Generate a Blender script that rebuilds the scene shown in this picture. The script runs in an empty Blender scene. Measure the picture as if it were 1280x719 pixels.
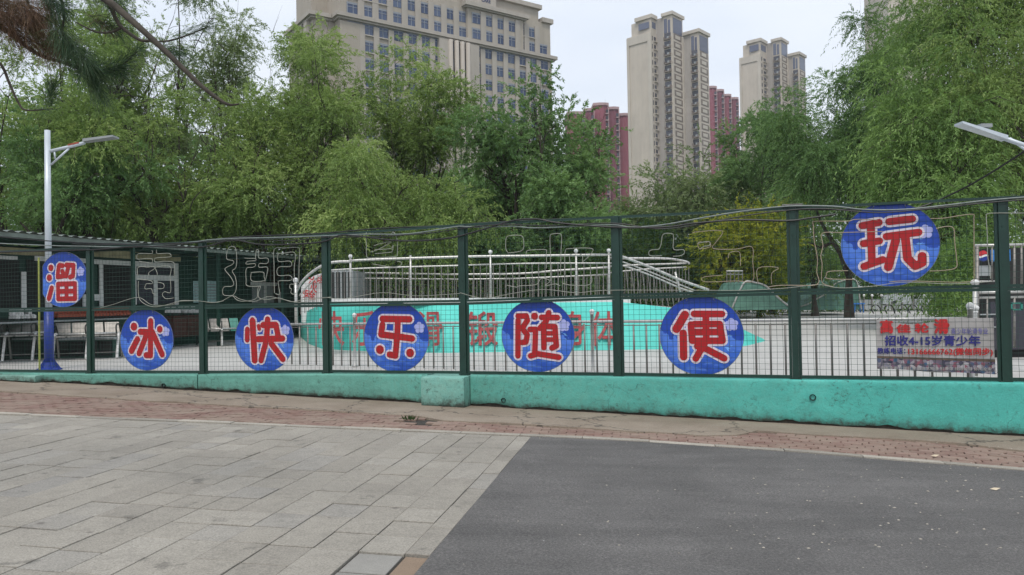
import bpy, math, random
import numpy as np
from mathutils import Vector, Matrix
S = bpy.context.scene
COL = S.collection
rng = np.random.default_rng(7)
random.seed(7)

# ------------------------------------------------------------------ camera
FPX = 960.0                       # focal length in pixels of the 1280 px wide photograph
PITCH, ROLL = math.radians(0.85), math.radians(0.95)
EYE = Vector((0, 0, 1.6))
FW = Vector((0, math.cos(PITCH), math.sin(PITCH)))
UP0 = Vector((0, -math.sin(PITCH), math.cos(PITCH)))
RT = Vector((1, 0, 0)) * math.cos(ROLL) - UP0 * math.sin(ROLL)
UP = UP0 * math.cos(ROLL) + Vector((1, 0, 0)) * math.sin(ROLL)
cd = bpy.data.cameras.new('camera'); cam = bpy.data.objects.new('camera', cd); COL.objects.link(cam)
cd.sensor_width = 36; cd.lens = FPX / 1280 * 36; cd.clip_start = 0.05; cd.clip_end = 4000
mw = Matrix((RT, UP, -FW)).transposed().to_4x4(); mw.translation = EYE
cam.matrix_world = mw
S.camera = cam

# ------------------------------------------------------------------ world, sun, exposure
SUN_EL, SUN_AZ = math.radians(58), math.radians(188)      # high veiled sun, behind and to the right
w = bpy.data.worlds.new('World'); S.world = w; w.use_nodes = True
nt = w.node_tree; nt.nodes.clear()
out = nt.nodes.new('ShaderNodeOutputWorld'); bg = nt.nodes.new('ShaderNodeBackground')
sky = nt.nodes.new('ShaderNodeTexSky'); sky.sky_type = 'NISHITA'; sky.sun_disc = False
sky.sun_elevation = SUN_EL; sky.sun_rotation = SUN_AZ; sky.dust_density = 3; sky.air_density = 1.0
tc = nt.nodes.new('ShaderNodeTexCoord')
mp = nt.nodes.new('ShaderNodeMapping'); mp.inputs['Scale'].default_value = (1, 1, 3.0)
nz = nt.nodes.new('ShaderNodeTexNoise'); nz.inputs['Scale'].default_value = 1.6; nz.inputs['Detail'].default_value = 5; nz.inputs['Roughness'].default_value = 0.5
cr = nt.nodes.new('ShaderNodeValToRGB')
cr.color_ramp.elements[0].position = 0.36; cr.color_ramp.elements[0].color = (5.6, 6.25, 7.3, 1)
cr.color_ramp.elements[1].position = 0.66; cr.color_ramp.elements[1].color = (7.2, 7.6, 8.2, 1)
mx = nt.nodes.new('ShaderNodeMixRGB'); mx.inputs[0].default_value = 0.90
L = nt.links.new
L(tc.outputs['Generated'], mp.inputs['Vector']); L(mp.outputs[0], nz.inputs['Vector']); L(nz.outputs['Fac'], cr.inputs[0])
L(sky.outputs[0], mx.inputs[1]); L(cr.outputs[0], mx.inputs[2]); L(mx.outputs[0], bg.inputs['Color'])
bg.inputs['Strength'].default_value = 0.1; L(bg.outputs[0], out.inputs['Surface'])
sl = bpy.data.lights.new('sun', 'SUN'); sun = bpy.data.objects.new('sun', sl); COL.objects.link(sun)
sl.energy = 1.3; sl.angle = math.radians(14); sl.color = (1, .96, .9)
sd = Vector((math.sin(SUN_AZ) * math.cos(SUN_EL), math.cos(SUN_AZ) * math.cos(SUN_EL), math.sin(SUN_EL)))
sun.rotation_euler = sd.to_track_quat('Z', 'Y').to_euler()
S.view_settings.view_transform = 'Standard'; S.view_settings.look = 'None'
S.view_settings.exposure = 0.50; S.view_settings.gamma = 1.0
S.cycles.max_bounces = 8; S.cycles.transparent_max_bounces = 8

# ------------------------------------------------------------------ photograph measurements -> world points
def ray(px, py): return FW + RT * ((px - 640) / FPX) + UP * ((359.5 - py) / FPX)
def P(px, py, Y):
    d = ray(px, py); return EYE + d * (Y / d.y)
GA, GB = -0.0281, -0.0047
def gz(x, y): return GA * max(-18, min(18, x)) + GB * max(-6, min(17, y))
def G(px, py):
    d = ray(px, py); s = (GA * EYE.x + GB * EYE.y - EYE.z) / (d.z - GA * d.x - GB * d.y); return EYE + d * s
class Frame:
    """a vertical plane standing in the world: local x runs along it, local y away from the viewer, z up"""
    def __init__(s, x, y, rz, z=0.0):
        s.o = Vector((x, y, z)); s.rz = rz; s.a = Vector((math.cos(rz), math.sin(rz), 0)); s.n = Vector((-math.sin(rz), math.cos(rz), 0))
    def hit(s, px, py, yo=0.0):
        d = ray(px, py); t = ((s.o + s.n * yo - EYE).dot(s.n)) / d.dot(s.n); p = EYE + d * t - s.o
        return p.dot(s.a), p.z
    def w(s, x, y, z=0.0): return s.o + s.a * x + s.n * y + Vector((0, 0, z))
    def loc(s, p): q = p - s.o; return Vector((q.dot(s.a), q.dot(s.n), q.z))

# ------------------------------------------------------------------ objects
def props(o, label=None, cat=None, group=None, kind=None):
    if label: o['label'] = label
    if cat: o['category'] = cat
    if group: o['group'] = group
    if kind: o['kind'] = kind
    return o
def thing(name, label, cat, loc=(0, 0, 0), rz=0.0, group=None):
    o = bpy.data.objects.new(name, None); COL.objects.link(o); o.location = loc; o.rotation_euler = (0, 0, rz)
    o.empty_display_size = 0.2
    return props(o, label, cat, group)
def link(name, me, m=None, parent=None, loc=None, rot=None, scale=None):
    if m is not None and not me.materials: me.materials.append(m)
    o = bpy.data.objects.new(name, me); COL.objects.link(o)
    if parent: o.parent = parent
    if loc is not None: o.location = loc
    if rot is not None: o.rotation_euler = rot
    if scale is not None: o.scale = scale
    return o
class MB:
    def __init__(s): s.v = []; s.f = []
    def add(s, v, f):
        n = len(s.v); s.v += [tuple(p) for p in v]; s.f += [tuple(i + n for i in q) for q in f]; return s
    def box(s, x0, x1, y0, y1, z0, z1):
        return s.add([(x0, y0, z0), (x1, y0, z0), (x1, y1, z0), (x0, y1, z0), (x0, y0, z1), (x1, y0, z1), (x1, y1, z1), (x0, y1, z1)],
                     [(0, 3, 2, 1), (4, 5, 6, 7), (0, 1, 5, 4), (1, 2, 6, 5), (2, 3, 7, 6), (3, 0, 4, 7)])
    def bbox(s, x0, x1, y0, y1, z0, z1, b):      # box with its four top edges bevelled
        return s.add([(x0, y0, z0), (x1, y0, z0), (x1, y1, z0), (x0, y1, z0), (x0, y0, z1 - b), (x1, y0, z1 - b), (x1, y1, z1 - b), (x0, y1, z1 - b),
                      (x0 + b, y0 + b, z1), (x1 - b, y0 + b, z1), (x1 - b, y1 - b, z1), (x0 + b, y1 - b, z1)],
                     [(0, 3, 2, 1), (0, 1, 5, 4), (1, 2, 6, 5), (2, 3, 7, 6), (3, 0, 4, 7), (4, 5, 9, 8), (5, 6, 10, 9), (6, 7, 11, 10), (7, 4, 8, 11), (8, 9, 10, 11)])
    def tube(s, pts, r, n=6, caps=True):
        pts = [Vector(p) for p in pts]; rs = r if hasattr(r, '__len__') else [r] * len(pts)
        base = len(s.v); prev = None
        for i, p in enumerate(pts):
            t = (pts[min(i + 1, len(pts) - 1)] - pts[max(i - 1, 0)])
            t = t.normalized() if t.length > 1e-9 else Vector((0, 0, 1))
            if prev is None:
                q = Vector((0, 0, 1)) if abs(t.z) < .9 else Vector((1, 0, 0)); u = t.cross(q).normalized()
            else:
                u = (prev - t * prev.dot(t)); u = u.normalized() if u.length > 1e-6 else t.orthogonal().normalized()
            prev = u; v = t.cross(u)
            for k in range(n):
                a = 2 * math.pi * k / n; s.v.append(tuple(p + (u * math.cos(a) + v * math.sin(a)) * rs[i]))
        for i in range(len(pts) - 1):
            for k in range(n):
                a = base + i * n + k; b = base + i * n + (k + 1) % n; s.f.append((a, b, b + n, a + n))
        if caps:
            s.f.append(tuple(base + k for k in range(n))[::-1]); e = base + (len(pts) - 1) * n; s.f.append(tuple(e + k for k in range(n)))
        return s
    def ball(s, c, r, n=10, m=6, sz=1.0):
        c = Vector(c); b = len(s.v)
        for i in range(m + 1):
            th = math.pi * i / m
            for k in range(n):
                a = 2 * math.pi * k / n; s.v.append((c.x + r * math.sin(th) * math.cos(a), c.y + r * math.sin(th) * math.sin(a), c.z + r * sz * math.cos(th)))
        for i in range(m):
            for k in range(n):
                p = b + i * n + k; q = b + i * n + (k + 1) % n; s.f.append((p, p + n, q + n, q))
        return s
    def lathe(s, c, prof, n=12):
        c = Vector(c); b = len(s.v)
        for (r, z) in prof:
            for k in range(n):
                a = 2 * math.pi * k / n; s.v.append((c.x + r * math.cos(a), c.y + r * math.sin(a), c.z + z))
        for i in range(len(prof) - 1):
            for k in range(n):
                p = b + i * n + k; q = b + i * n + (k + 1) % n; s.f.append((p, q, q + n, p + n))
        s.f.append(tuple(b + k for k in range(n))[::-1]); e = b + (len(prof) - 1) * n; s.f.append(tuple(e + k for k in range(n)))
        return s
    def prism(s, poly, z0, z1):                   # poly: list of (x,y)
        n = len(poly); z0f = z0 if callable(z0) else (lambda x, y: z0); z1f = z1 if callable(z1) else (lambda x, y: z1)
        v = [(x, y, z0f(x, y)) for x, y in poly] + [(x, y, z1f(x, y)) for x, y in poly]
        return s.add(v, [tuple(range(n))[::-1], tuple(range(n, 2 * n))] + [(i, (i + 1) % n, n + (i + 1) % n, n + i) for i in range(n)])
    def yprism(s, poly, y0, y1):                  # poly: list of (x,z), facing -y
        n = len(poly)
        v = [(x, y0, z) for x, z in poly] + [(x, y1, z) for x, z in poly]
        return s.add(v, [tuple(range(n)), tuple(range(n, 2 * n))[::-1]] + [(i, n + i, n + (i + 1) % n, (i + 1) % n) for i in range(n)])
    def grid(s, fn, nu, nv):
        b = len(s.v)
        for j in range(nv + 1):
            for i in range(nu + 1): s.v.append(tuple(fn(i / nu, j / nv)))
        for j in range(nv):
            for i in range(nu):
                a = b + j * (nu + 1) + i; s.f.append((a, a + 1, a + nu + 2, a + nu + 1))
        return s
    def mesh(s, name, smooth=False):
        me = bpy.data.meshes.new(name); me.from_pydata(s.v, [], s.f); me.update()
        if smooth: me.shade_smooth()
        return me
    def build(s, name, m, parent=None, smooth=False, **k):
        return link(name, s.mesh(name, smooth), m, parent, **k)

# ------------------------------------------------------------------ materials
def srgb(*c): return tuple((x / 255 / 12.92 if x / 255 <= .04045 else ((x / 255 + .055) / 1.055) ** 2.4) for x in c) + (1,)
class N:
    def __init__(s, name):
        s.m = bpy.data.materials.new(name); s.m.use_nodes = True; s.t = s.m.node_tree; s.b = s.t.nodes['Principled BSDF']
    def n(s, ty, **k):
        x = s.t.nodes.new(ty)
        for a, b in k.items():
            if a in x.inputs: x.inputs[a].default_value = b
            else: setattr(x, a, b)
        return x
    def l(s, a, b): s.t.links.new(a, b)
    def coord(s, kind='Object', scale=(1, 1, 1)):
        c = s.n('ShaderNodeTexCoord'); m = s.n('ShaderNodeMapping'); m.inputs['Scale'].default_value = scale
        s.l(c.outputs[kind], m.inputs['Vector']); return m.outputs[0]
    def noise(s, vec, scale, detail=4, rough=.55, dist=0):
        x = s.n('ShaderNodeTexNoise'); x.inputs['Scale'].default_value = scale; x.inputs['Detail'].default_value = detail
        x.inputs['Roughness'].default_value = rough; x.inputs['Distortion'].default_value = dist; s.l(vec, x.inputs['Vector']); return x.outputs['Fac']
    def ramp(s, fac, stops, interp='LINEAR'):
        x = s.n('ShaderNodeValToRGB'); r = x.color_ramp; r.interpolation = interp
        while len(r.elements) < len(stops): r.elements.new(.5)
        for e, (p, c) in zip(r.elements, stops): e.position = p; e.color = c if hasattr(c, '__len__') else (c, c, c, 1)
        s.l(fac, x.inputs[0]); return x.outputs[0]
    def mix(s, fac, a, b, mode='MIX'):
        x = s.n('ShaderNodeMixRGB', blend_type=mode)
        for i, v in zip((0, 1, 2), (fac, a, b)):
            if hasattr(v, 'is_linked') or isinstance(v, bpy.types.NodeSocket): s.l(v, x.inputs[i])
            else: x.inputs[i].default_value = v
        return x.outputs[0]
    def math(s, op, a, b=0.0):
        x = s.n('ShaderNodeMath', operation=op)
        for i, v in zip((0, 1), (a, b)):
            if isinstance(v, bpy.types.NodeSocket): s.l(v, x.inputs[i])
            else: x.inputs[i].default_value = v
        return x.outputs[0]
    def sep(s, vec):
        x = s.n('ShaderNodeSeparateXYZ'); s.l(vec, x.inputs[0]); return x.outputs
    def bump(s, h, strength=.3, dist=.01):
        x = s.n('ShaderNodeBump'); x.inputs['Strength'].default_value = strength; x.inputs['Distance'].default_value = dist
        s.l(h, x.inputs['Height']); s.l(x.outputs[0], s.b.inputs['Normal'])
    def done(s, color=None, rough=.7, metal=0.0, spec=None):
        if color is not None:
            if isinstance(color, bpy.types.NodeSocket): s.l(color, s.b.inputs['Base Color'])
            else: s.b.inputs['Base Color'].default_value = color
        if isinstance(rough, bpy.types.NodeSocket): s.l(rough, s.b.inputs['Roughness'])
        else: s.b.inputs['Roughness'].default_value = rough
        s.b.inputs['Metallic'].default_value = metal
        if spec is not None: s.b.inputs['Specular IOR Level'].default_value = spec
        return s.m
def vary(c, k): return (c[0] * k, c[1] * k, c[2] * k, 1)
def simple(name, c, rough=.6, metal=0.0, var=.25, scale=6.0, bump=0.0, coord='Object', spec=None):
    """a colour with patchy wear and fine grain"""
    k = N(name); v = k.coord(coord); f = k.noise(v, scale, 6, .65)
    col = k.ramp(f, [(.3, vary(c, 1 - var)), (.7, vary(c, 1 + var))])
    if bump: k.bump(k.noise(v, scale * 8, 3), bump, .004)
    return k.done(col, rough, metal, spec)

M = {}
def rnd(k):
    o = k.n('ShaderNodeObjectInfo'); return o.outputs['Random']
# paving tiles
k = N('granite_tile'); v = k.coord('Object'); r = rnd(k)
wv = k.coord('Generated')
pos = k.n('ShaderNodeNewGeometry').outputs['Position']
f1 = k.noise(pos, 0.7, 5, .6); f2 = k.noise(pos, 75, 4, .85); f3 = k.noise(pos, 9, 6, .7)
c = k.ramp(r, [(0, (.268, .244, .205, 1)), (.5, (.300, .274, .230, 1)), (.85, (.325, .298, .252, 1)), (1, (.265, .248, .220, 1))])
c = k.mix(.85, c, k.ramp(f1, [(.3, .80), (.7, 1.1)]), 'MULTIPLY')
c = k.mix(.95, c, k.ramp(f2, [(.34, .62), (.5, 1.0), (.66, 1.34)]), 'MULTIPLY')
c = k.mix(.9, c, k.ramp(f3, [(.25, .78), (.5, 1.0), (.8, 1.08)]), 'MULTIPLY')
spot = k.ramp(k.noise(pos, 3.1, 5, .6), [(.64, 1.0), (.70, .45)]); c = k.mix(.7, c, spot, 'MULTIPLY')
vt = k.n('ShaderNodeTexVoronoi'); vt.inputs['Scale'].default_value = 2.1; k.l(pos, vt.inputs['Vector']); c = k.mix(k.ramp(vt.outputs['Distance'], [(.045, .75), (.075, 0)]), c, (.12, .105, .09, 1))
k.bump(f2, .6, .004); M['tile'] = k.done(c, .82)
def like_tile(name, a, sc=180, rough=.88):
    k = N(name); pos = k.n('ShaderNodeNewGeometry').outputs['Position']; r = rnd(k)
    c = k.ramp(r, [(0, vary(a, .8)), (1, vary(a, 1.18))])
    c = k.mix(.9, c, k.ramp(k.noise(pos, sc, 2, .7), [(.3, .75), (.7, 1.25)]), 'MULTIPLY')
    c = k.mix(.9, c, k.ramp(k.noise(pos, 1.3, 6, .7), [(.3, .8), (.7, 1.18)]), 'MULTIPLY')
    k.bump(k.noise(pos, 90, 3), .5, .004); return k.done(c, rough)
M['tile_brown'] = like_tile('brown_block', (.20, .145, .10, 1))
M['tile_blue'] = like_tile('bluish_granite', (.275, .262, .235, 1))
M['kerb'] = like_tile('kerb_stone', (.33, .30, .25, 1), 60)
# brick, with sandy dust lying in patches
k = N('red_brick'); pos = k.n('ShaderNodeNewGeometry').outputs['Position']; r = rnd(k)
c = k.ramp(r, [(0, (.165, .088, .070, 1)), (.5, (.215, .125, .100, 1)), (1, (.26, .165, .135, 1))])
c = k.mix(.8, c, k.ramp(k.noise(pos, 60, 3, .7), [(.3, .75), (.7, 1.25)]), 'MULTIPLY')
dust = k.ramp(k.noise(pos, 1.7, 6, .7), [(.38, .1), (.68, .8)])
c = k.mix(dust, c, (.29, .235, .18, 1)); k.bump(k.noise(pos, 80, 3), .4, .004); M['brick'] = k.done(c, .92)
k = N('joint_sand'); pos = k.n('ShaderNodeNewGeometry').outputs['Position']
M['bed'] = k.done(k.ramp(k.noise(pos, 30, 4), [(.3, (.022, .019, .016, 1)), (.7, (.06, .052, .04, 1))]), .95)
k = N('asphalt'); pos = k.n('ShaderNodeNewGeometry').outputs['Position']
g1 = k.noise(pos, 62, 5, .9); g2 = k.noise(pos, 1.1, 6, .65); g3 = k.noise(pos, 260, 2, .6)
c = k.ramp(g1, [(.32, (.048, .045, .043, 1)), (.5, (.108, .102, .096, 1)), (.68, (.225, .212, .197, 1))])
c = k.mix(.9, c, k.ramp(g2, [(.3, .84), (.7, 1.16)]), 'MULTIPLY')
patch = k.ramp(k.noise(pos, .45, 5, .6, 1.0), [(.46, .86), (.50, 1.0), (.60, 1.0), (.64, 1.10)]); c = k.mix(.8, c, patch, 'MULTIPLY')
ps = k.n('ShaderNodeMapping'); ps.inputs['Scale'].default_value = (.25, 2.2, 1); k.l(pos, ps.inputs['Vector'])
c = k.mix(.8, c, k.ramp(k.noise(ps.outputs[0], 1.4, 4, .6), [(.35, .88), (.65, 1.12)]), 'MULTIPLY')
vor = k.n('ShaderNodeTexVoronoi'); vor.inputs['Scale'].default_value = 5.5; k.l(pos, vor.inputs['Vector'])
c = k.mix(k.ramp(vor.outputs['Distance'], [(.022, 1), (.04, 0)]), c, (.42, .41, .38, 1))
k.bump(g1, .8, .006); M['asphalt'] = k.done(c, .86)
k = N('old_concrete'); pos = k.n('ShaderNodeNewGeometry').outputs['Position']
c = k.ramp(k.noise(pos, .9, 8, .7), [(.3, (.20, .155, .112, 1)), (.5, (.27, .218, .165, 1)), (.7, (.33, .275, .215, 1))])
c = k.mix(.9, c, k.ramp(k.noise(pos, 55, 4, .75), [(.3, .72), (.7, 1.2)]), 'MULTIPLY')
vo = k.n('ShaderNodeTexVoronoi', feature='DISTANCE_TO_EDGE'); vo.inputs['Scale'].default_value = .62
wq = k.n('ShaderNodeVectorMath', operation='ADD'); nn = k.n('ShaderNodeTexNoise'); nn.inputs['Scale'].default_value = 5; k.l(pos, nn.inputs['Vector'])
wm = k.n('ShaderNodeVectorMath', operation='SCALE'); wm.inputs['Scale'].default_value = .55; k.l(nn.outputs['Color'], wm.inputs[0])
k.l(pos, wq.inputs[0]); k.l(wm.outputs[0], wq.inputs[1]); k.l(wq.outputs[0], vo.inputs['Vector'])
c = k.mix(k.ramp(vo.outputs['Distance'], [(.006, .8), (.016, 0)]), c, (.06, .05, .04, 1))
k.bump(k.noise(pos, 14, 8, .7), .6, .02); M['concrete'] = k.done(c, .93)
k = N('rink_concrete'); pos = k.n('ShaderNodeNewGeometry').outputs['Position']
c = k.ramp(k.noise(pos, .35, 7, .6), [(.3, (.40, .385, .36, 1)), (.7, (.52, .505, .475, 1))])
c = k.mix(.8, c, k.ramp(k.noise(pos, 3.5, 6, .7), [(.3, .9), (.7, 1.06)]), 'MULTIPLY'); M['rink'] = k.done(c, .7)
# low wall paint
k = N('teal_wall_paint'); v = k.coord('Object'); sx = k.sep(v)
a = k.noise(v, 1.2, 8, .7); b = k.noise(v, 9, 8, .75); d = k.noise(v, 60, 4, .7)
paint = k.ramp(a, [(.3, (.062, .37, .315, 1)), (.55, (.078, .45, .38, 1)), (.75, (.11, .52, .44, 1))])
old = k.ramp(a, [(.3, (.10, .28, .22, 1)), (.7, (.15, .40, .32, 1))])
fade = k.ramp(k.math('ADD', k.math('MULTIPLY', sx[0], .075), k.math('MULTIPLY', b, .5)), [(0.0, 0), (.001, 0)])
t_ = k.math('ADD', k.math('MULTIPLY', k.math('ADD', sx[0], 9.0), .12), k.math('MULTIPLY', k.math('SUBTRACT', b, .5), 1.2))
c = k.mix(k.ramp(t_, [(.0, 0), (.9, 1)]), old, paint)
c = k.mix(k.ramp(b, [(.60, 0), (.70, .55)]), c, (.10, .16, .135, 1))
c = k.mix(.85, c, k.ramp(d, [(.3, .82), (.7, 1.14)]), 'MULTIPLY')
vo = k.n('ShaderNodeTexVoronoi', feature='DISTANCE_TO_EDGE'); vo.inputs['Scale'].default_value = 3.4
nn = k.n('ShaderNodeTexNoise'); nn.inputs['Scale'].default_value = 3.5; nn.inputs['Detail'].default_value = 5; k.l(v, nn.inputs['Vector'])
wm = k.n('ShaderNodeVectorMath', operation='SCALE'); wm.inputs['Scale'].default_value = .35; k.l(nn.outputs['Color'], wm.inputs[0])
wq = k.n('ShaderNodeVectorMath', operation='ADD'); k.l(v, wq.inputs[0]); k.l(wm.outputs[0], wq.inputs[1]); k.l(wq.outputs[0], vo.inputs['Vector'])
crack = k.math('MULTIPLY', k.ramp(vo.outputs['Distance'], [(.004, 1), (.014, 0)]), k.ramp(k.noise(v, 1.9, 3), [(.50, 0), (.66, .6)]))
c = k.mix(crack, c, (.02, .05, .042, 1))
spl = k.math('MULTIPLY', k.ramp(k.noise(v, 15, 8, .85), [(.54, 0), (.62, 1)]), k.ramp(k.noise(v, 1.5, 3), [(.36, 0.12), (.60, .85)]))
c = k.mix(spl, c, (.035, .07, .055, 1))
hgt = k.n('ShaderNodeAttribute'); hgt.attribute_name = 'hgt'
grime = k.ramp(k.math('ADD', hgt.outputs['Fac'], k.math('MULTIPLY', k.math('SUBTRACT', k.noise(v, 7, 8, .75), .5), .42)), [(.02, .95), (.12, .22), (.24, 0)])
c = k.mix(grime, c, (.045, .055, .042, 1))
k.bump(k.math('ADD', k.noise(v, 16, 8, .7), k.math('MULTIPLY', crack, -.6)), .5, .018); M['wall'] = k.done(c, .72)
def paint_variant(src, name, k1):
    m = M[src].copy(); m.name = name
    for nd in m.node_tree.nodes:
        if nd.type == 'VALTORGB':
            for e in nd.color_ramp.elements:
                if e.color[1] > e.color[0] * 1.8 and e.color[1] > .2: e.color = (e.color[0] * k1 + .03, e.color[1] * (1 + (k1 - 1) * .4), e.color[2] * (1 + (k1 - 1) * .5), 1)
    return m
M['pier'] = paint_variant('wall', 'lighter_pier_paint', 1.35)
M['wall_core'] = simple('dirty_wall_core', (.05, .043, .034, 1), .95, var=.5, scale=9, bump=.6)
# metals and paints
M['green_steel'] = simple('dark_green_steel', (.008, .036, .025, 1), .42, .0, .25, 5)
M['green_wire'] = simple('wire_green', (.018, .055, .04, 1), .5, .2, .2, 9)
M['steel'] = simple('stainless_steel', (.50, .49, .46, 1), .38, .55, .12, 12)
M['steel_dull'] = simple('dull_steel', (.24, .225, .205, 1), .5, .55, .25, 9)
M['white_paint'] = simple('white_paint', (.68, .68, .66, 1), .5, 0, .1, 4)
M['pole_white'] = simple('pole_white', (.55, .60, .64, 1), .35, .1, .1, 3)
M['pole_blue'] = simple('pole_blue', (.018, .045, .26, 1), .4, 0, .2, 4)
M['black'] = simple('black_rubber', (.012, .012, .012, 1), .5, 0, .3, 5)
M['rope'] = simple('pale_rope_light', (.29, .30, .25, 1), .5, 0, .2, 20)
M['rope_warm'] = simple('aged_rope_light', (.34, .27, .19, 1), .5, 0, .2, 20)
M['conduit'] = simple('grey_conduit', (.17, .20, .185, 1), .5, 0, .25, 7)
M['red_print'] = simple('red_print', (.44, .006, .010, 1), .38, 0, .1, 9)
M['white_print'] = simple('pale_outline_print', (.76, .68, .74, 1), .4, 0, .05, 9)
k = N('blue_sign_print'); v = k.coord('Object'); s3 = k.sep(v)
wave = k.math('ADD', s3[2], k.math('MULTIPLY', k.math('SUBTRACT', k.noise(v, 3.2, 5, .6), .5), .9))
c = k.ramp(k.math('ADD', wave, .5), [(.02, (.014, .075, .43, 1)), (.25, (.035, .14, .62, 1)), (.44, (.075, .21, .74, 1)), (.50, (.085, .23, .76, 1)), (.515, (.010, .064, .43, 1)), (.95, (.008, .054, .42, 1))])
streak = k.ramp(k.noise(k.coord('Object', (1.2, 1, 5)), 4, 4, .6), [(.52, 0), (.62, .42)])
low = k.ramp(k.math('ADD', s3[2], .5), [(.30, .9), (.52, 0)])
c = k.mix(k.math('MULTIPLY', streak, low), c, (.16, .33, .85, 1))
dirt = k.ramp(k.noise(v, 5, 7, .75), [(.52, 0), (.75, .30)]); c = k.mix(dirt, c, (.12, .15, .22, 1)); k.bump(k.noise(v, 2.6, 3, .5), .5, .03)
k.b.inputs['Coat Weight'].default_value = .1
M['sign_blue'] = k.done(c, .42)
M['petal'] = simple('pale_lilac_print', (.42, .45, .80, 1), .4, 0, .15, 10)
M['splash'] = simple('pale_blue_print', (.17, .40, .80, 1), .4, 0, .3, 10)
k = N('teal_ramp_paint'); pos = k.n('ShaderNodeNewGeometry').outputs['Position']
c = k.ramp(k.noise(pos, .8, 6, .6), [(.3, (.055, .46, .39, 1)), (.7, (.10, .60, .51, 1))])
c = k.mix(.8, c, k.ramp(k.noise(pos, 14, 5, .7), [(.3, .92), (.7, 1.05)]), 'MULTIPLY'); M['teal'] = k.done(c, .6)
M['char_red'] = simple('brushed_red_paint', (.28, .028, .03, 1), .6, 0, .35, 5)
M['roof'] = simple('grey_green_roof_sheet', (.16, .19, .165, 1), .6, .1, .35, 2)
M['shed_green'] = simple('dark_green_shed', (.012, .042, .030, 1), .55, 0, .3, 1.2)
M['pale_cream'] = simple('pale_cream', (.40, .36, .22, 1), .7, 0, .3, 3)
M['dark'] = simple('dark_interior', (.018, .018, .017, 1), .8, 0, .5, 2)
M['grey_panel'] = simple('grey_panel', (.30, .32, .32, 1), .6, 0, .25, 1.4)
M['poster'] = simple('pale_poster', (.36, .52, .52, 1), .6, 0, .25, 14)
M['cabinet'] = simple('red_brown_wood', (.075, .026, .020, 1), .5, 0, .3, 3)
M['skate'] = simple('orange_brown_leather', (.30, .065, .035, 1), .6, 0, .4, 9)
M['boot_white'] = simple('white_boot', (.55, .54, .52, 1), .6, 0, .3, 12)
M['banner'] = simple('grey_white_banner', (.42, .40, .385, 1), .55, 0, .1, 2.5)
M['banner_red'] = simple('banner_red', (.52, .020, .022, 1), .5, 0, .2, 30)
M['banner_blue'] = simple('banner_blue', (.030, .028, .20, 1), .5, 0, .2, 30)
M['banner_violet'] = simple('banner_violet', (.16, .15, .34, 1), .5, 0, .2, 30)
k = N('banner_photo'); v = k.coord('Object'); vo = k.n('ShaderNodeTexVoronoi'); vo.inputs['Scale'].default_value = 26; k.l(v, vo.inputs['Vector'])
hs = k.n('ShaderNodeSeparateXYZ'); k.l(vo.outputs['Color'], hs.inputs[0])
c = k.ramp(hs.outputs[0], [(0, (.03, .03, .06, 1)), (.22, (.10, .09, .13, 1)), (.4, (.34, .30, .34, 1)), (.52, (.05, .12, .22, 1)), (.66, (.30, .09, .12, 1)), (.8, (.14, .11, .15, 1)), (.95, (.45, .42, .44, 1))])
M['photo'] = k.done(k.mix(.5, c, k.ramp(k.noise(v, 12, 4), [(.3, .5), (.7, 1.2)]), 'MULTIPLY'), .5)
M['photo_edge'] = simple('banner_photo_edge', (.11, .075, .055, 1), .5, 0, .5, 12)
M['bin_green'] = simple('bin_green', (.02, .16, .05, 1), .5, 0, .2, 4)
M['blue_plastic'] = simple('blue_plastic', (.03, .17, .50, 1), .45, 0, .2, 6)
M['ramp_green'] = simple('faded_green_ramp', (.10, .22, .17, 1), .6, 0, .4, 1.4)
M['cola_blue'] = simple('cola_blue', (.03, .20, .55, 1), .4, 0, .15, 8)
M['cola_dark'] = simple('cola_dark_blue', (.010, .03, .22, 1), .4, 0, .1, 8)
M['cola_red'] = simple('cola_red', (.50, .02, .03, 1), .4, 0, .1, 8)
M['teal_box'] = simple('teal_plastic', (.03, .22, .17, 1), .5, 0, .1, 8)
# buildings
def stone(name, c, sc=.12):
    k = N(name); v = k.coord('Object'); a = k.noise(v, sc, 6, .6); b = k.noise(k.coord('Object', (1, 1, .15)), sc * 6, 4, .6)
    col = k.ramp(a, [(.3, vary(c, .9)), (.7, vary(c, 1.08))]); col = k.mix(.6, col, k.ramp(b, [(.3, .86), (.7, 1.08)]), 'MULTIPLY'); return k.done(col, .8)
M['office'] = stone('office_stone', (.37, .325, .265, 1)); M['office_band'] = stone('office_band_stone', (.385, .345, .295, 1))
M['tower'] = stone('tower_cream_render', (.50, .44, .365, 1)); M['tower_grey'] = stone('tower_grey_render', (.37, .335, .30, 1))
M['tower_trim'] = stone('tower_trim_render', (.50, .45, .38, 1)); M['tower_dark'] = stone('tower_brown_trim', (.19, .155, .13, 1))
M['burgundy'] = stone('burgundy_render', (.25, .066, .092, 1)); M['burgundy_trim'] = stone('burgundy_trim', (.40, .27, .27, 1)); M['burgundy_dark'] = stone('burgundy_dark_brick', (.19, .052, .078, 1))
def glass(name, a, b):
    k = N(name); r = rnd(k); col = k.ramp(r, [(0, a), (1, b)]); return k.done(col, .25, 0, .4)
M['glass'] = glass('office_glass', (.03, .05, .11, 1), (.085, .115, .19, 1)); M['glass2'] = glass('tower_glass', (.035, .035, .045, 1), (.09, .09, .11, 1))
M['glass3'] = glass('penthouse_glass', (.09, .10, .15, 1), (.13, .145, .20, 1)); M['frame'] = simple('window_frame_grey', (.22, .24, .27, 1), .5)
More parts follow.
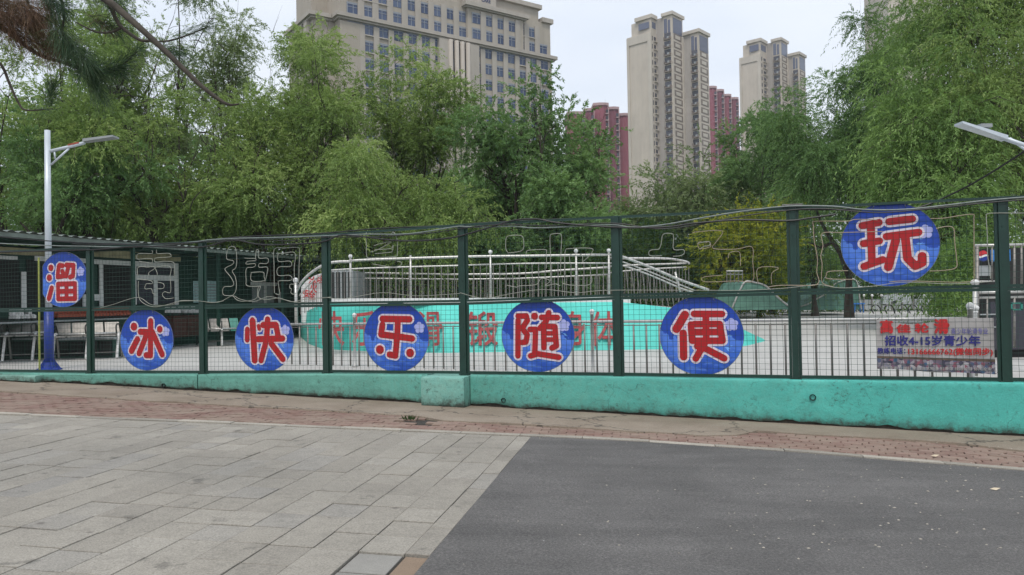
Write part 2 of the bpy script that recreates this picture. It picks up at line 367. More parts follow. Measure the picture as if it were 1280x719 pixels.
# vegetation
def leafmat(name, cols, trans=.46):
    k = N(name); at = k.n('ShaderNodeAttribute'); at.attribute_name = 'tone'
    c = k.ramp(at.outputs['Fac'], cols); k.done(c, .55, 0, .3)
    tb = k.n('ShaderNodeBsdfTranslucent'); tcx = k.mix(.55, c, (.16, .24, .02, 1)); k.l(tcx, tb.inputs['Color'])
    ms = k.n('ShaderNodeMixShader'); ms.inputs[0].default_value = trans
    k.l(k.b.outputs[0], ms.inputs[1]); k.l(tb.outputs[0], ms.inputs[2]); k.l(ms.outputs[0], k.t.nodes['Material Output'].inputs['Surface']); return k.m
M['willow'] = leafmat('willow_leaf', [(0, (0.124, 0.207, 0.058, 1)), (.5, (0.249, 0.358, 0.105, 1)), (1, (0.418, 0.528, 0.174, 1))])
M['willow_dark'] = leafmat('dark_leaf', [(0, (0.076, 0.156, 0.060, 1)), (.5, (0.151, 0.280, 0.099, 1)), (1, (0.262, 0.410, 0.158, 1))])
M['willow_bright'] = leafmat('bright_willow_leaf', [(0, (0.095, 0.190, 0.051, 1)), (.5, (0.181, 0.307, 0.087, 1)), (1, (0.314, 0.469, 0.145, 1))])
M['olive'] = leafmat('olive_leaf', [(0, (0.114, 0.170, 0.075, 1)), (.5, (0.211, 0.279, 0.125, 1)), (1, (0.333, 0.406, 0.194, 1))])
M['hedge'] = leafmat('hedge_leaf', [(0, (0.024, 0.059, 0.024, 1)), (.6, (0.048, 0.106, 0.033, 1)), (1, (0.120, 0.200, 0.053, 1))])
M['yellow'] = leafmat('yellow_leaf', [(0, (0.127, 0.196, 0.025, 1)), (.5, (0.323, 0.356, 0.038, 1)), (1, (0.537, 0.517, 0.051, 1))])
M['needle'] = leafmat('pine_needle', [(0, (.012, .04, .022, 1)), (.5, (.03, .075, .035, 1)), (1, (.10, .15, .08, 1))], .15)
M['needle_brown'] = leafmat('dead_pine_needle', [(0, (.07, .035, .022, 1)), (.5, (.15, .082, .055, 1)), (1, (.24, .155, .10, 1))], .15)
k = N('bark'); v = k.coord('Object', (1, 1, .25)); f = k.noise(v, 9, 7, .7)
k.bump(f, .8, .03); M['bark'] = k.done(k.ramp(f, [(.3, (.018, .014, .011, 1)), (.7, (.07, .056, .043, 1))]), .95)
M['twig'] = simple('twig_bark', (.060, .050, .038, 1), .9, 0, .4, 14, .5)
k = N('park_soil_and_grass'); pos = k.n('ShaderNodeNewGeometry').outputs['Position']
M['park'] = k.done(k.ramp(k.noise(pos, .6, 7, .7), [(.3, (.03, .05, .018, 1)), (.6, (.06, .085, .03, 1)), (.8, (.09, .075, .05, 1))]), .95)

def text_mesh(body, offset=0.0, extrude=0.0, shear=0.0, space=1.0):
    c = bpy.data.curves.new('lettering', 'FONT'); c.body = body; c.offset = offset; c.extrude = extrude; c.shear = shear; c.space_character = space; c.resolution_u = 3
    o = bpy.data.objects.new('lettering', c); COL.objects.link(o)
    dg = bpy.context.evaluated_depsgraph_get(); me = bpy.data.meshes.new_from_object(o.evaluated_get(dg))
    bpy.data.objects.remove(o); bpy.data.curves.remove(c); return me
def text_part(name, body, m, parent, x0, x1, z0, z1, y, bold=0.02, **k):
    """flat lettering in the local xz plane, stretched to fill the given rectangle; bold letters are built of slightly shifted layers"""
    src = text_mesh(body, 0.0, **k); n = len(src.vertices); co = np.empty(n * 3); src.vertices.foreach_get('co', co); co = co.reshape(-1, 3)
    faces = [tuple(p.vertices) for p in src.polygons]; bpy.data.meshes.remove(src)
    lo, hi = co.min(0), co.max(0); kx, kz = (x1 - x0) / (hi[0] - lo[0]), (z1 - z0) / (hi[1] - lo[1])
    mb = MB()
    for i, (dx, dz) in enumerate([(0, 0), (1, 0), (-1, 0), (0, 1), (0, -1)]):
        q = [(x0 + (a - lo[0]) * kx + dx * bold * kx, y - .0003 * i, z0 + (b - lo[1]) * kz + dz * bold * kz) for a, b, _ in co]
        mb.add(q, faces)
    return mb.build(name, m, parent)
# ================================================================== THE GROUND
def sheet(name, fn, us, vs, m, kind='structure'):
    b = MB(); nu, nv = len(us), len(vs)
    b.v = [tuple(fn(u, v_)) for v_ in vs for u in us]
    b.f = [(j * nu + i, j * nu + i + 1, (j + 1) * nu + i + 1, (j + 1) * nu + i) for j in range(nv - 1) for i in range(nu - 1)]
    return props(b.build(name, m), kind=kind)
FN = Frame(6.1245, 9.64, math.radians(-17.868))          # the fence line; local x to the right, y away
RINK_Z = 0.30
def behind(x, y): return FN.loc(Vector((x, y, 0))).y
def base_z(x, y):
    d = behind(x, y); g = gz(x, y) - .07
    if d < 0.7: return g
    k = min(1, (d - .7) / .4); k2 = min(1, max(0, (d - 45) / 60)); return g * (1 - k) + (RINK_Z - .06 - .3 * k2) * k
us = [-900, -300, -120, -60, -40, -30, -25] + [x * .5 for x in range(-44, 33)] + [20, 30, 45, 80, 160, 400, 900]
vs = [-60, -20, -6] + [y * .5 for y in range(0, 62)] + [34, 40, 50, 60, 75, 90, 120, 180, 300, 600, 1500]
sheet('ground', lambda x, y: (x, y, base_z(x, y)), us, vs, M['park'])
props(MB().add([tuple(FN.w(-26, .24, RINK_Z)), tuple(FN.w(16, .24, RINK_Z)), tuple(FN.w(30, 58, RINK_Z)), tuple(FN.w(-40, 58, RINK_Z))], [(0, 1, 2, 3)]).build('rink_floor', M['rink']), kind='structure')

TD = math.radians(9.7); td = Vector((math.sin(TD), math.cos(TD), 0)); tn = Vector((math.cos(TD), -math.sin(TD), 0))
def T(n, v, dz=0.0): p = tn * n + td * v; return Vector((p.x, p.y, gz(p.x, p.y) + dz))
def nv(p): return p.dot(tn), p.dot(td)
KF = [(-24, 9.35), (-14.5, 9.27), (-12, 9.24), (-9, 9.23), (-6, 9.23), (-3, 9.23), (-1.0, 9.23)] + [nv(G(*q)) for q in [(700, 545), (800, 550), (1000, 563.5), (1120, 573.5), (1280, 586)]]
KF.append((KF[-1][0] + 3.5, KF[-1][1] - 1.3))
def kerb_v(n): return float(np.interp(n, [a for a, b in KF], [b for a, b in KF]))
BB = [(-24, 15.0), (-14.5, 12.0)] + [nv(G(*q)) for q in [(0, 490), (160, 501), (240, 505), (340, 511), (440, 516.7), (520, 521), (558, 526.7), (700, 534.5), (800, 541), (880, 545.5), (925, 545), (945, 540), (1000, 544), (1120, 550), (1200, 556), (1280, 565)]]
BB.append((BB[-1][0] + 3.5, BB[-1][1] - .9))
def brick_v(n): return float(np.interp(n, [a for a, b in BB], [b for a, b in BB]))
EDGE = -1.354
# sheet under the paving and bricks
ns = np.linspace(-24, 9.5, 60)
sheet('joint_bed', lambda n, t: T(n, -5 + t * 18.7, -.022), ns, np.linspace(0, 1, 26), M['bed'])
# asphalt
an = list(np.linspace(EDGE, 10, 46)) + [16, 30]
sheet('asphalt_road', lambda n, t: T(n, -9 + t * (kerb_v(n) - .125 + 9), .001), an, np.linspace(0, 1, 60), M['asphalt'])
pav = thing('paving', None, None); props(pav, kind='structure')
cand = []
cols = [(EDGE, -1.52)] + [(-1.52 - .309 * i, -1.52 - .309 * (i + 1)) for i in range(68)]
for ci, (n1, n0) in enumerate(cols):
    ph = 4.699 + random.uniform(-.008, .008)
    v0 = ph - (.59 * 15 if ci == 0 else .3525 * 26); top = kerb_v((n0 + n1) / 2) - .13
    while v0 < top - .02:
        ln = .59 if ci == 0 else .3525 * (2 if random.random() < .38 and not (ci == 1 and v0 < 5) else 1)
        v1 = min(v0 + ln, top); cand.append((ci, n0, n1, v0, v1)); v0 += ln
def in_view(p, m=60):
    d = p - EYE; z = d.dot(FW)
    if z < .2: return False
    x = 640 + FPX * d.dot(RT) / z; y = 359.5 - FPX * d.dot(UP) / z
    return -m < x < 1280 + m and -m < y < 719 + m * 2
vis = [c for c in cand if in_view(T((c[1] + c[2]) / 2, (c[3] + c[4]) / 2), 120)]
vis.sort(key=lambda c: T((c[1] + c[2]) / 2, (c[3] + c[4]) / 2).length)
ids = {c: i for i, c in enumerate(vis)}
rest = MB(); cache = {}
SL = Matrix.Rotation(0, 3, 'X')
def ground_rot():
    up = Vector((-GA, -GB, 1)).normalized(); y = (td - up * td.dot(up)).normalized(); x = y.cross(up)
    return Matrix((x, y, up)).transposed().to_euler()
GR = ground_rot()
for c in cand:
    ci, n0, n1, v0, v1 = c; g = .003
    brown = ci == 0 and v1 < 4.72; bluish = ci == 1 and v1 < 4.72 and v0 > 3.2
    dz = -.014 if brown else random.uniform(-.004, .004) - (.010 if bluish else 0)
    gap = .010 if (brown or bluish) else g * random.choice((.8, 1, 1, 1.2, 1.5))
    w_, l_ = (n1 - n0) - 2 * gap, (v1 - v0) - 2 * max(gap, .0055)
    ctr = T((n0 + n1) / 2, (v0 + v1) / 2, dz)
    if ids.get(c, 999) < 300:
        key = (round(w_, 3), round(l_, 3), brown, bluish)
        if key not in cache:
            cache[key] = MB().bbox(-w_ / 2, w_ / 2, -l_ / 2, l_ / 2, -.05, 0, .0025).mesh('paving_slab')
            cache[key].materials.append(M['tile_brown'] if brown else M['tile_blue'] if bluish else M['tile'])
        o = link('paving_slab', cache[key], None, pav, loc=ctr, rot=(GR.x + random.uniform(-.003, .003), GR.y + random.uniform(-.005, .005), GR.z + random.uniform(-.002, .002)))
        if brown: o['label'] = 'brown sunken block at the end of the edge strip'
        if bluish: o['label'] = 'bluish slab with wide open joints'
    else:
        q = [T(n0 + g, v0 + g, dz), T(n1 - g, v0 + g, dz), T(n1 - g, v1 - g, dz), T(n0 + g, v1 - g, dz)]
        d = Vector((0, 0, -.03)); rest.add(q + [p + d for p in q], [(0, 1, 2, 3), (0, 4, 5, 1), (1, 5, 6, 2), (2, 6, 7, 3), (3, 7, 4, 0)])
props(rest.build('outer_paving_slabs', M['tile'], pav), kind='stuff')
# kerb
kb = thing('kerb', None, None); props(kb, kind='structure')
n = -22.5
while n < 9:
    n1 = n + .75 + random.uniform(-.03, .03); w_ = .115
    a0, a1, b0, b1 = T(n + .004, kerb_v(n), .012), T(n1 - .004, kerb_v(n1), .012), T(n + .004, kerb_v(n) - w_, .010), T(n1 - .004, kerb_v(n1) - w_, .010)
    dz = Vector((0, 0, random.uniform(-.006, .006))); top = [b0 + dz, b1 + dz, a1 + dz, a0 + dz]; D = Vector((0, 0, -.08))
    MB().add(top + [p + D for p in top], [(0, 1, 2, 3), (0, 4, 5, 1), (1, 5, 6, 2), (2, 6, 7, 3), (3, 7, 4, 0)]).build('kerb_stone', M['kerb'], kb)
    n = n1
# bricks
bs = thing('brick_strip', None, None); props(bs, kind='structure')
BL, BW = .222, .112
br = []
row = 0
while row < 40:
    n = -22.5 + (row % 2) * BL / 2 + random.uniform(-.02, .02)
    while n < 9:
        nm = n + BL / 2; v0 = kerb_v(nm) + .012 + row * BW; slope = (kerb_v(nm + .1) - kerb_v(nm - .1)) / .2
        if v0 + BW * .25 < brick_v(nm) + .02: br.append((nm, v0, slope))
        n += BL
    row += 1
br.sort(key=lambda b: (not in_view(T(b[0], b[1]), 30), T(b[0], b[1]).length))
me = MB().bbox(-BL / 2 + .004, BL / 2 - .004, -BW / 2 + .004, BW / 2 - .004, -.045, 0, .004).mesh('brick'); me.materials.append(M['brick'])
rest = MB()
hole = [(n_, v_) for n_, v_ in [nv(G(512, 527)), nv(G(540, 526)), nv(G(528, 531))]]
for i, (nm, v0, sl_) in enumerate(br):
    if any(abs(nm - h[0]) < .14 and abs(v0 - h[1]) < .12 for h in hole): continue
    nsx = math.sin(nm * 1.3) * .004 + random.uniform(-.005, .005)
    ctr = T(nm, v0 + BW / 2, -.001 + nsx)
    if i < 290:
        link('brick', me, None, bs, loc=ctr, rot=(GR.x + random.uniform(-.03, .03), GR.y + random.uniform(-.02, .02), GR.z + math.atan(sl_) + random.uniform(-.012, .012)))
    else:
        h, k_ = BL / 2 - .004, BW / 2 - .004
        q = [T(nm - h, v0 + BW / 2 - k_ - h * sl_, nsx), T(nm + h, v0 + BW / 2 - k_ + h * sl_, nsx), T(nm + h, v0 + BW / 2 + k_ + h * sl_, nsx), T(nm - h, v0 + BW / 2 + k_ - h * sl_, nsx)]
        d = Vector((0, 0, -.03)); rest.add(q + [p + d for p in q], [(0, 1, 2, 3), (0, 4, 5, 1), (1, 5, 6, 2), (2, 6, 7, 3), (3, 7, 4, 0)])
props(rest.build('far_bricks', M['brick'], bs), kind='stuff')
# beige concrete apron, with a ragged broken front edge and real thickness
from mathutils import noise as mn
b = MB(); NS = 340
for j, tt in enumerate([-1, 0, .15, .4, .7, 1.0]):
    for i in range(NS + 1):
        n_ = -23 + 32 * i / NS; rag = mn.fractal(Vector((n_ * 2.2, 0, 0)), .8, 2.1, 5) * .05
        f0 = brick_v(n_) + rag
        # back edge: the wall line
        p0 = tn * n_; dd = FN.n; t_ = ((FN.o + FN.n * (-.02) - p0).dot(FN.n)) / td.dot(FN.n); f1 = t_
        v_ = f0 + max(0, tt) * (f1 - f0); hz = .016 + .012 * mn.noise(Vector((n_ * .9, v_ * 1.5, 3)))
        b.v.append(tuple(T(n_, v_, -.03 if tt < 0 else hz)))
for j in range(5):
    for i in range(NS):
        a = j * (NS + 1) + i; b.f.append((a, a + 1, a + NS + 2, a + NS + 1))
props(b.build('concrete_apron', M['concrete']), kind='structure')
# crumbs, grit and leaves on the ground
def scatter(name, label, cat, m, pts, fn, group=None):
    for q in pts: pass
b = MB()
for i in range(420):
    n_ = random.uniform(-10, 8); v_ = random.choice([kerb_v(n_) + random.uniform(-.3, .05), brick_v(n_) + random.gauss(0, .12), random.uniform(4.3, 9)])
    p = T(n_, v_, .014 if v_ > kerb_v(n_) - .12 else .003); r_ = random.uniform(.003, .011)
    q = [p + Vector((math.cos(a) * r_ * random.uniform(.6, 1.2), math.sin(a) * r_ * random.uniform(.6, 1.2), 0)) for a in (0, 1.3, 2.6, 3.9, 5.2)]
    b.add(q + [p + Vector((0, 0, r_ * .6))], [(0, 1, 5), (1, 2, 5), (2, 3, 5), (3, 4, 5), (4, 0, 5)])
for i in range(110):
    p = G(random.uniform(900, 1290), random.uniform(585, 690)); p = p + Vector((0, 0, .003)); r_ = random.uniform(.004, .015)
    q = [p + Vector((math.cos(a) * r_ * random.uniform(.6, 1.2), math.sin(a) * r_ * random.uniform(.6, 1.2), 0)) for a in (0, 1.3, 2.6, 3.9, 5.2)]
    b.add(q + [p + Vector((0, 0, r_ * .5))], [(0, 1, 5), (1, 2, 5), (2, 3, 5), (3, 4, 5), (4, 0, 5)])
props(b.build('grit', M['kerb']), 'scattered pale grit and crumbs lying on the road and bricks', 'grit', kind='stuff')
for i, (x_, y_, lab) in enumerate([(1169, 571, 'pale fallen leaf lying on the red bricks at the right'), (1244, 613, 'pale fallen leaf on the asphalt near the right edge')]):
    g_ = G(x_, y_); bb = MB(); u_ = tn * .045; w2 = td * .02
    bb.add([g_ - u_ + Vector((0, 0, .012)), g_ - w2 + Vector((0, 0, .006)), g_ + u_ + Vector((0, 0, .022)), g_ + w2 + Vector((0, 0, .02))], [(0, 1, 2), (0, 2, 3)])
    props(bb.build('fallen_leaf', simple('dry_leaf_%d' % i, (.50, .42, .30, 1), .8)), lab, 'leaf')
g_ = G(513, 524); bb = MB()
for i in range(60):
    a = random.uniform(0, 6.28); r_ = random.uniform(0, .14); p = g_ + Vector((math.cos(a) * r_, math.sin(a) * r_ * .6, .0)); e = p + Vector((random.uniform(-.04, .04), random.uniform(-.04, .04), random.uniform(.02, .07)))
    s_ = Vector((.006, .002, 0)); bb.add([p - s_, p + s_, e], [(0, 1, 2)])
props(bb.build('weed', M['hedge']), 'small weed growing in the hole in the red bricks', 'weed', kind='stuff')

# ================================================================== LOW TEAL WALL
FP = [(-17.1, 0), (-14.58, 1), (-12.08, 2), (-9.63, 3), (-7.22, 4), (-4.83, 5), (-2.43, 6), (.03, 7), (2.45, 8), (4.9, 9)]
ps = [a for a, b_ in FP]
def ztop(s): return float(np.interp(s, [-20, -14.58, -12.08, -9.63, -7.22, -4.83, -2.43, .03, 5], [2.675, 2.681, 2.688, 2.704, 2.759, 2.767, 2.769, 2.772, 2.775]))
def zmid(s): return float(np.interp(s, [-20, -14.58, -12.08, -9.63, -7.22, -4.83, -2.43, .03, 5], [1.545, 1.548, 1.554, 1.562, 1.560, 1.607, 1.632, 1.641, 1.65]))
def zbot(s): return float(np.interp(s, [-20, -14.58, -12.08, -9.63, -7.22, -4.83, -2.43, .03, 5], [.375, .396, .422, .468, .480, .489, .486, .493, .50]))
def wall_top(s): return zbot(s) - .035
def gl(s, yo): p = FN.w(s, yo); return gz(p.x, p.y)
wall = thing('low_wall', 'long low teal painted concrete wall under the fence', 'wall', FN.o, FN.rz)
S0, S1 = -22.0, 7.0
PIER = FN.hit(538, 490)[0], FN.hit(590, 490)[0]
JOINT = FN.hit(252, 480)[0]
def skin(name, sa, sb, yf, top_fn, depth=.30, lift=.045, rag=.035):
    """painted face, rounded top edge and top surface; the lower edge is ragged and stands clear of the ground"""
    nu = max(4, int((sb - sa) / .04)); b = MB(); hg = []
    rows = 14
    for j in range(rows + 4):
        for i in range(nu + 1):
            s_ = sa + (sb - sa) * i / nu; g = gl(s_, yf); tp = top_fn(s_)
            lo = g + lift + rag * mn.fractal(Vector((s_ * 2.6, 7, 0)), .7, 2.2, 5) + .03 * max(0, mn.noise(Vector((s_ * .55, 2, 0))))
            n3 = mn.fractal(Vector((s_ * 3, j * .35, 1.5)), .8, 2, 4) * .0035
            if j <= rows: z = lo + (tp - .02 - lo) * j / rows; y = yf + n3 + (.012 if j == 0 else 0)
            elif j == rows + 1: z = tp - .006 + n3; y = yf + .008
            elif j == rows + 2: z = tp + n3 * .5; y = yf + .022
            else: z = tp + .002; y = yf + depth
            b.v.append((s_, y, z)); hg.append(max(0.0, z - g))
    n1 = nu + 1
    for j in range(rows + 3):
        for i in range(nu): a = j * n1 + i; b.f.append((a, a + 1, a + n1 + 1, a + n1))
    # end caps
    for i in (0, nu):
        k0 = len(b.v); colv = [b.v[j * n1 + i] for j in range(rows + 3)]
        b.v += [(p[0], yf + depth, p[2]) for p in colv]; hg += [hg[j * n1 + i] for j in range(rows + 3)]
        for j in range(rows + 2):
            a, c_ = j * n1 + i, (j + 1) * n1 + i; q = (a, c_, k0 + j + 1, k0 + j); b.f.append(q if i == 0 else q[::-1])
    me = b.mesh(name); at = me.attributes.new('hgt', 'FLOAT', 'POINT'); at.data.foreach_set('value', hg); me.shade_smooth(); me.set_sharp_from_angle(angle=math.radians(42))
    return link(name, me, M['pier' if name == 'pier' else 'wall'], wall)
skin('wall_section', S0, JOINT - .012, -.10, wall_top)
skin('wall_section', JOINT + .012, PIER[0] - .014, -.10, wall_top)
skin('wall_section', PIER[1] + .014, S1, -.10, lambda s: wall_top(s) + .004)
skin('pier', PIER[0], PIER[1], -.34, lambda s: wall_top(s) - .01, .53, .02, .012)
lp = FN.hit(10, 473)[0], FN.hit(60, 473)[0]
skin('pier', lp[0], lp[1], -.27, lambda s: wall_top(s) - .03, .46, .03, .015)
b = MB()
for i in range(60):
    sa, sb = S0 + (S1 - S0) * i / 60, S0 + (S1 - S0) * (i + 1) / 60
    za = [gl(sa, 0) - .1, wall_top(sa) - .02, gl(sb, 0) - .1, wall_top(sb) - .02]
    b.add([(sa, -.06, za[0]), (sb, -.06, za[2]), (sb, -.06, za[3]), (sa, -.06, za[1]), (sa, .19, za[0]), (sb, .19, za[2]), (sb, .19, za[3]), (sa, .19, za[1])], [(0, 1, 2, 3), (5, 4, 7, 6), (3, 2, 6, 7)])
b.build('wall_core', M['wall_core'], wall)
for (x_, y_, r_) in [(204, 482, .035), (629, 500.5, .035), (1016, 497, .042)]:
    s_, z_ = FN.hit(x_, y_, -.12); bb = MB()
    ring = [(s_ + math.cos(a) * rr, -.125 if rr > r_ * .8 else -.10, z_ + math.sin(a) * rr) for rr in (r_, r_ * .75) for a in [k_ * math.pi / 8 for k_ in range(16)]]
    bb.add(ring + [(s_, -.09, z_)], [(k_, (k_ + 1) % 16, 16 + (k_ + 1) % 16, 16 + k_) for k_ in range(16)] + [(16 + k_, 16 + (k_ + 1) % 16, 32) for k_ in range(16)])
    bb.tube([(s_, -.124, z_), (s_, -.05, z_)], r_, 16, False).build('drain_pipe', M['black'], wall)

# ================================================================== GREEN MESH FENCE
fence = thing('mesh_fence', 'dark green steel mesh fence standing on the teal wall', 'fence', FN.o, FN.rz)
for i, s in enumerate(ps):
    zt, zb = ztop(s) + (.035 if i in (6,) else .01), zbot(s) - .03
    b = MB().bbox(s - .04, s + .04, -.045, .035, zb, zt, .006)
    b.box(s - .075, s + .075, -.055, .05, zb - .006, zb + .012)
    for zz in (.3, .75, 1.45, 1.95): b.tube([(s, -.045, zb + zz), (s, -.052, zb + zz)], .011, 8)
    b.build('post', M['green_steel'], fence)
    if i == 6: MB().box(s - .13, s + .13, -.07, .07, zt, zt + .012).build('cap_plate', M['steel_dull'], fence)
def bar(sa, sb, z0, z1, y0, y1, h0, h1):       # a rail following the slight fall of the fence
    return MB().add([(sa, y0, z0 - h0), (sb, y0, z1 - h0), (sb, y1, z1 - h0), (sa, y1, z0 - h0), (sa, y0, z0 + h1), (sb, y0, z1 + h1), (sb, y1, z1 + h1), (sa, y1, z0 + h1)],
                    [(0, 3, 2, 1), (4, 5, 6, 7), (0, 1, 5, 4), (1, 2, 6, 5), (2, 3, 7, 6), (3, 0, 4, 7)])
for i in range(len(ps) - 1):
    a, c_ = ps[i] + .043, ps[i + 1] - .043; zt0, zt1, zm0, zm1, zb0, zb1 = ztop(a), ztop(c_), zmid(a), zmid(c_), zbot(a), zbot(c_)
    bar(a, c_, zt0, zt1, -.02, .02, .022, .012).build('top_rail', M['green_steel'], fence)
    bar(a, c_, zm0, zm1, -.025, .02, .042, -.002).build('middle_rail', M['green_steel'], fence)
    bar(a, c_, zm0, zm1, -.022, .02, -.004, .040).build('middle_rail', M['green_steel'], fence)
    bar(a, c_, zb0, zb1, -.02, .02, .022, .020).build('bottom_rail', M['green_steel'], fence)
    for (u0, u1) in ((a, a + .036), (c_ - .036, c_)):
        u = (u0 + u1) / 2
        MB().box(u0, u1, -.018, .018, zbot(u) + .021, zmid(u) - .043).build('frame_upright', M['green_steel'], fence)
        MB().box(u0, u1, -.018, .018, zmid(u) + .041, ztop(u) - .023).build('frame_upright', M['green_steel'], fence)
    for (f0, f1) in ((lambda s: zbot(s) + .02, lambda s: zmid(s) - .042), (lambda s: zmid(s) + .04, lambda s: ztop(s) - .022)):
        b = MB(); r = .0021; nw = int(round((c_ - a - .072) / .076)); wob = random.uniform(0, 9)
        for k_ in range(1, nw):
            s = a + .036 + (c_ - a - .072) * k_ / nw; z0, z1 = f0(s), f1(s); m_ = 5; base = len(b.v)
            pts = [(s + .004 * math.sin(wob + k_ + q * 1.3), -.004 + .006 * math.sin(q + k_ * .3), z0 + (z1 - z0) * q / m_) for q in range(m_ + 1)]
            b.tube(pts, r, 4, False)
        nh = int(round((f1(a) - f0(a)) / .076))
        for k_ in range(1, nh):
            pts = []
            for q in range(7):
                s = a + .03 + (c_ - a - .06) * q / 6; pts.append((s, .001 + .006 * math.sin(q * .9 + k_ * .3), f0(s) + (f1(s) - f0(s)) * k_ / nh + .004 * math.sin(wob + q + k_)))
            b.tube(pts, r, 4, False)
        props(b.build('wire_mesh', M['green_wire'], fence), kind='stuff')

# ================================================================== ROUND CHARACTER SIGNS
def capsule(b, p, q, r, y, n=14):
    (x0, z0), (x1, z1) = p, q; a = math.atan2(z1 - z0, x1 - x0); h = n // 2; v = []
    for k_ in range(h + 1): t = a + math.pi / 2 + math.pi * k_ / h; v.append((x0 + r * math.cos(t), y, z0 + r * math.sin(t)))
    for k_ in range(h + 1): t = a - math.pi / 2 + math.pi * k_ / h; v.append((x1 + r * math.cos(t), y, z1 + r * math.sin(t)))
    b.add(v, [tuple(range(len(v)))])
def sign(x, y, hw, hh, strokes, rad, label, name_clip=None):
    sc, zc = FN.hit(x, y, .035); R_ = (FN.hit(x, y - hh, .035)[1] - FN.hit(x, y + hh, .035)[1]) / 2
    RX = (FN.hit(x + hw, y, .035)[0] - FN.hit(x - hw, y, .035)[0]) / 2
    root = thing('round_sign', label, 'sign', FN.w(sc, .035, zc), FN.rz, 'round blue character signs hung along the fence')
    poly = []
    for k_ in range(72):
        a = 2 * math.pi * k_ / 72; px_, pz_ = RX * math.cos(a), R_ * math.sin(a)
        if name_clip is not None: px_ = max(px_, name_clip * RX)
        poly.append((px_, pz_))
    me = MB().yprism(poly, 0, .012).mesh('board'); sc_ = Matrix.Diagonal((R_ * 2, 1, R_ * 2, 1))
    for v_ in me.vertices: v_.co.x /= R_ * 2; v_.co.z /= R_ * 2
    link('board', me, M['sign_blue'], root, scale=(R_ * 2, 1, R_ * 2))
    rim = MB(); rp = [(p[0], -.001, p[1]) for p in poly]; rim.tube(rp + [rp[0]], .0035, 5, False); rim.build('edge_strip', M['conduit'], root)
    fl = MB()
    for k_ in range(5):
        a = 1.2566 * k_ + .4; fl.ball((RX * .73 + .045 * math.cos(a), -.002 - .0006 * k_, R_ * .30 + .045 * math.sin(a)), .035, 10, 2)
    fl = MB()
    for k_ in range(6):
        a = 1.2566 * k_ + .4; d_ = .052 if k_ < 5 else 0; c0 = (RX * .72 + d_ * math.cos(a), R_ * .27 + d_ * math.sin(a))
        fl.add([(c0[0] + .042 * math.cos(t * .6283), -.0006 - .0003 * k_, c0[1] + .042 * math.sin(t * .6283)) for t in range(10)], [tuple(range(10))])
    fl.build('flower_print', M['petal'], root)
    sp = MB()
    for k_ in range(16):
        a = random.uniform(-1.0, .35); d_ = random.uniform(.35, .85); c0 = (RX * d_ * math.cos(a), R_ * d_ * math.sin(a)); L_ = random.uniform(.02, .09) * R_; an_ = random.uniform(-1.2, .2)
        dx, dz = math.cos(an_) * L_, math.sin(an_) * L_
        sp.add([(c0[0] - dx, -.0004 - .00006 * k_, c0[1] - dz), (c0[0] + dz * .3, -.0004 - .00006 * k_, c0[1] - dx * .25), (c0[0] + dx, -.0004 - .00006 * k_, c0[1] + dz), (c0[0] - dz * .2, -.0004 - .00006 * k_, c0[1] + dx * .35)], [(0, 1, 2, 3)])
    props(sp.build('splash_print', M['splash'], root), kind='stuff')
    for nm, rr, y0, mt in (('character_outline', rad + .050, -.0035, M['white_print']), ('character', rad, -.0085, M['red_print'])):
        b = MB(); k_ = 0
        for st in strokes:
            r_ = rr
            pts = st
            if isinstance(st, tuple) and not isinstance(st[0], tuple): pass
            if st[0] == 'w': r_ = rr + st[1]; pts = st[2]
            P2 = [(u * RX, v_ * R_) for u, v_ in pts]
            if len(P2) == 1: P2 = [P2[0], (P2[0][0] + .001, P2[0][1])]
            for p, q in zip(P2[:-1], P2[1:]): capsule(b, p, q, r_ * (RX + R_) / 2, y0 - .00012 * k_); k_ += 1
        b.build(nm, mt, root)
    for sx_ in (-.35, .35):
        MB().tube([(sx_ * RX, -.015, R_ * .96), (sx_ * RX * .9, -.05, R_ * .96), (sx_ * RX * .9, -.05, R_ * .9), (sx_ * RX, -.004, R_ * .87)], .003, 5).build('wire_tie', M['conduit'], root)
    return root
D = lambda u, v_, k_=.03: ('w', k_, [(u, v_)])
Wd = lambda k_, *p: ('w', k_, list(p))
sign(79, 349.5, 30, 34.5, [D(-.5, .44), D(-.57, .08), Wd(.01, (-.47, -.3), (-.59, -.67)), [(-.17, .49), (-.22, .1), (.06, .13)], [(-.14, .52), (.0, .50)], [(-.02, .3), (.08, .14)],
     [(.15, .52), (.45, .5), (.42, .12), (.3, .08)], [(.24, .48), (.14, .12)], [(-.2, -.16), (.5, -.16), (.5, -.7), (-.2, -.7), (-.2, -.16)], [(.15, -.16), (.15, -.7)], [(-.2, -.43), (.5, -.43)]], .085,
     'round blue sign with a red 溜 character, leftmost on the fence', -.86)
sign(183, 425, 33, 38, [D(-.46, .44), Wd(.005, (-.33, .02), (-.56, -.36)), [(-.22, .27), (.04, .26), (-.06, .0), (-.27, -.44)], [(.18, .62), (.16, -.50), (.0, -.50)], D(.52, .35, .01), [(.24, .26), (.60, -.47)]], .10,
     'round blue sign with a red 冰 character, low on the fence')
sign(330, 424, 36.5, 41, [Wd(-.01, (-.56, .30), (-.57, -.02)), Wd(.01, (-.38, .56), (-.32, -.64)), Wd(-.03, (-.17, .40), (-.15, .32)), [(-.02, .43), (.42, .43), (.50, .05)], [(-.20, .0), (.64, .02)], [(.14, .60), (.10, .0), (-.10, -.64)], [(.26, -.14), (.64, -.60)]], .095,
     'round blue sign with a red 快 character, left of the teal ramp')
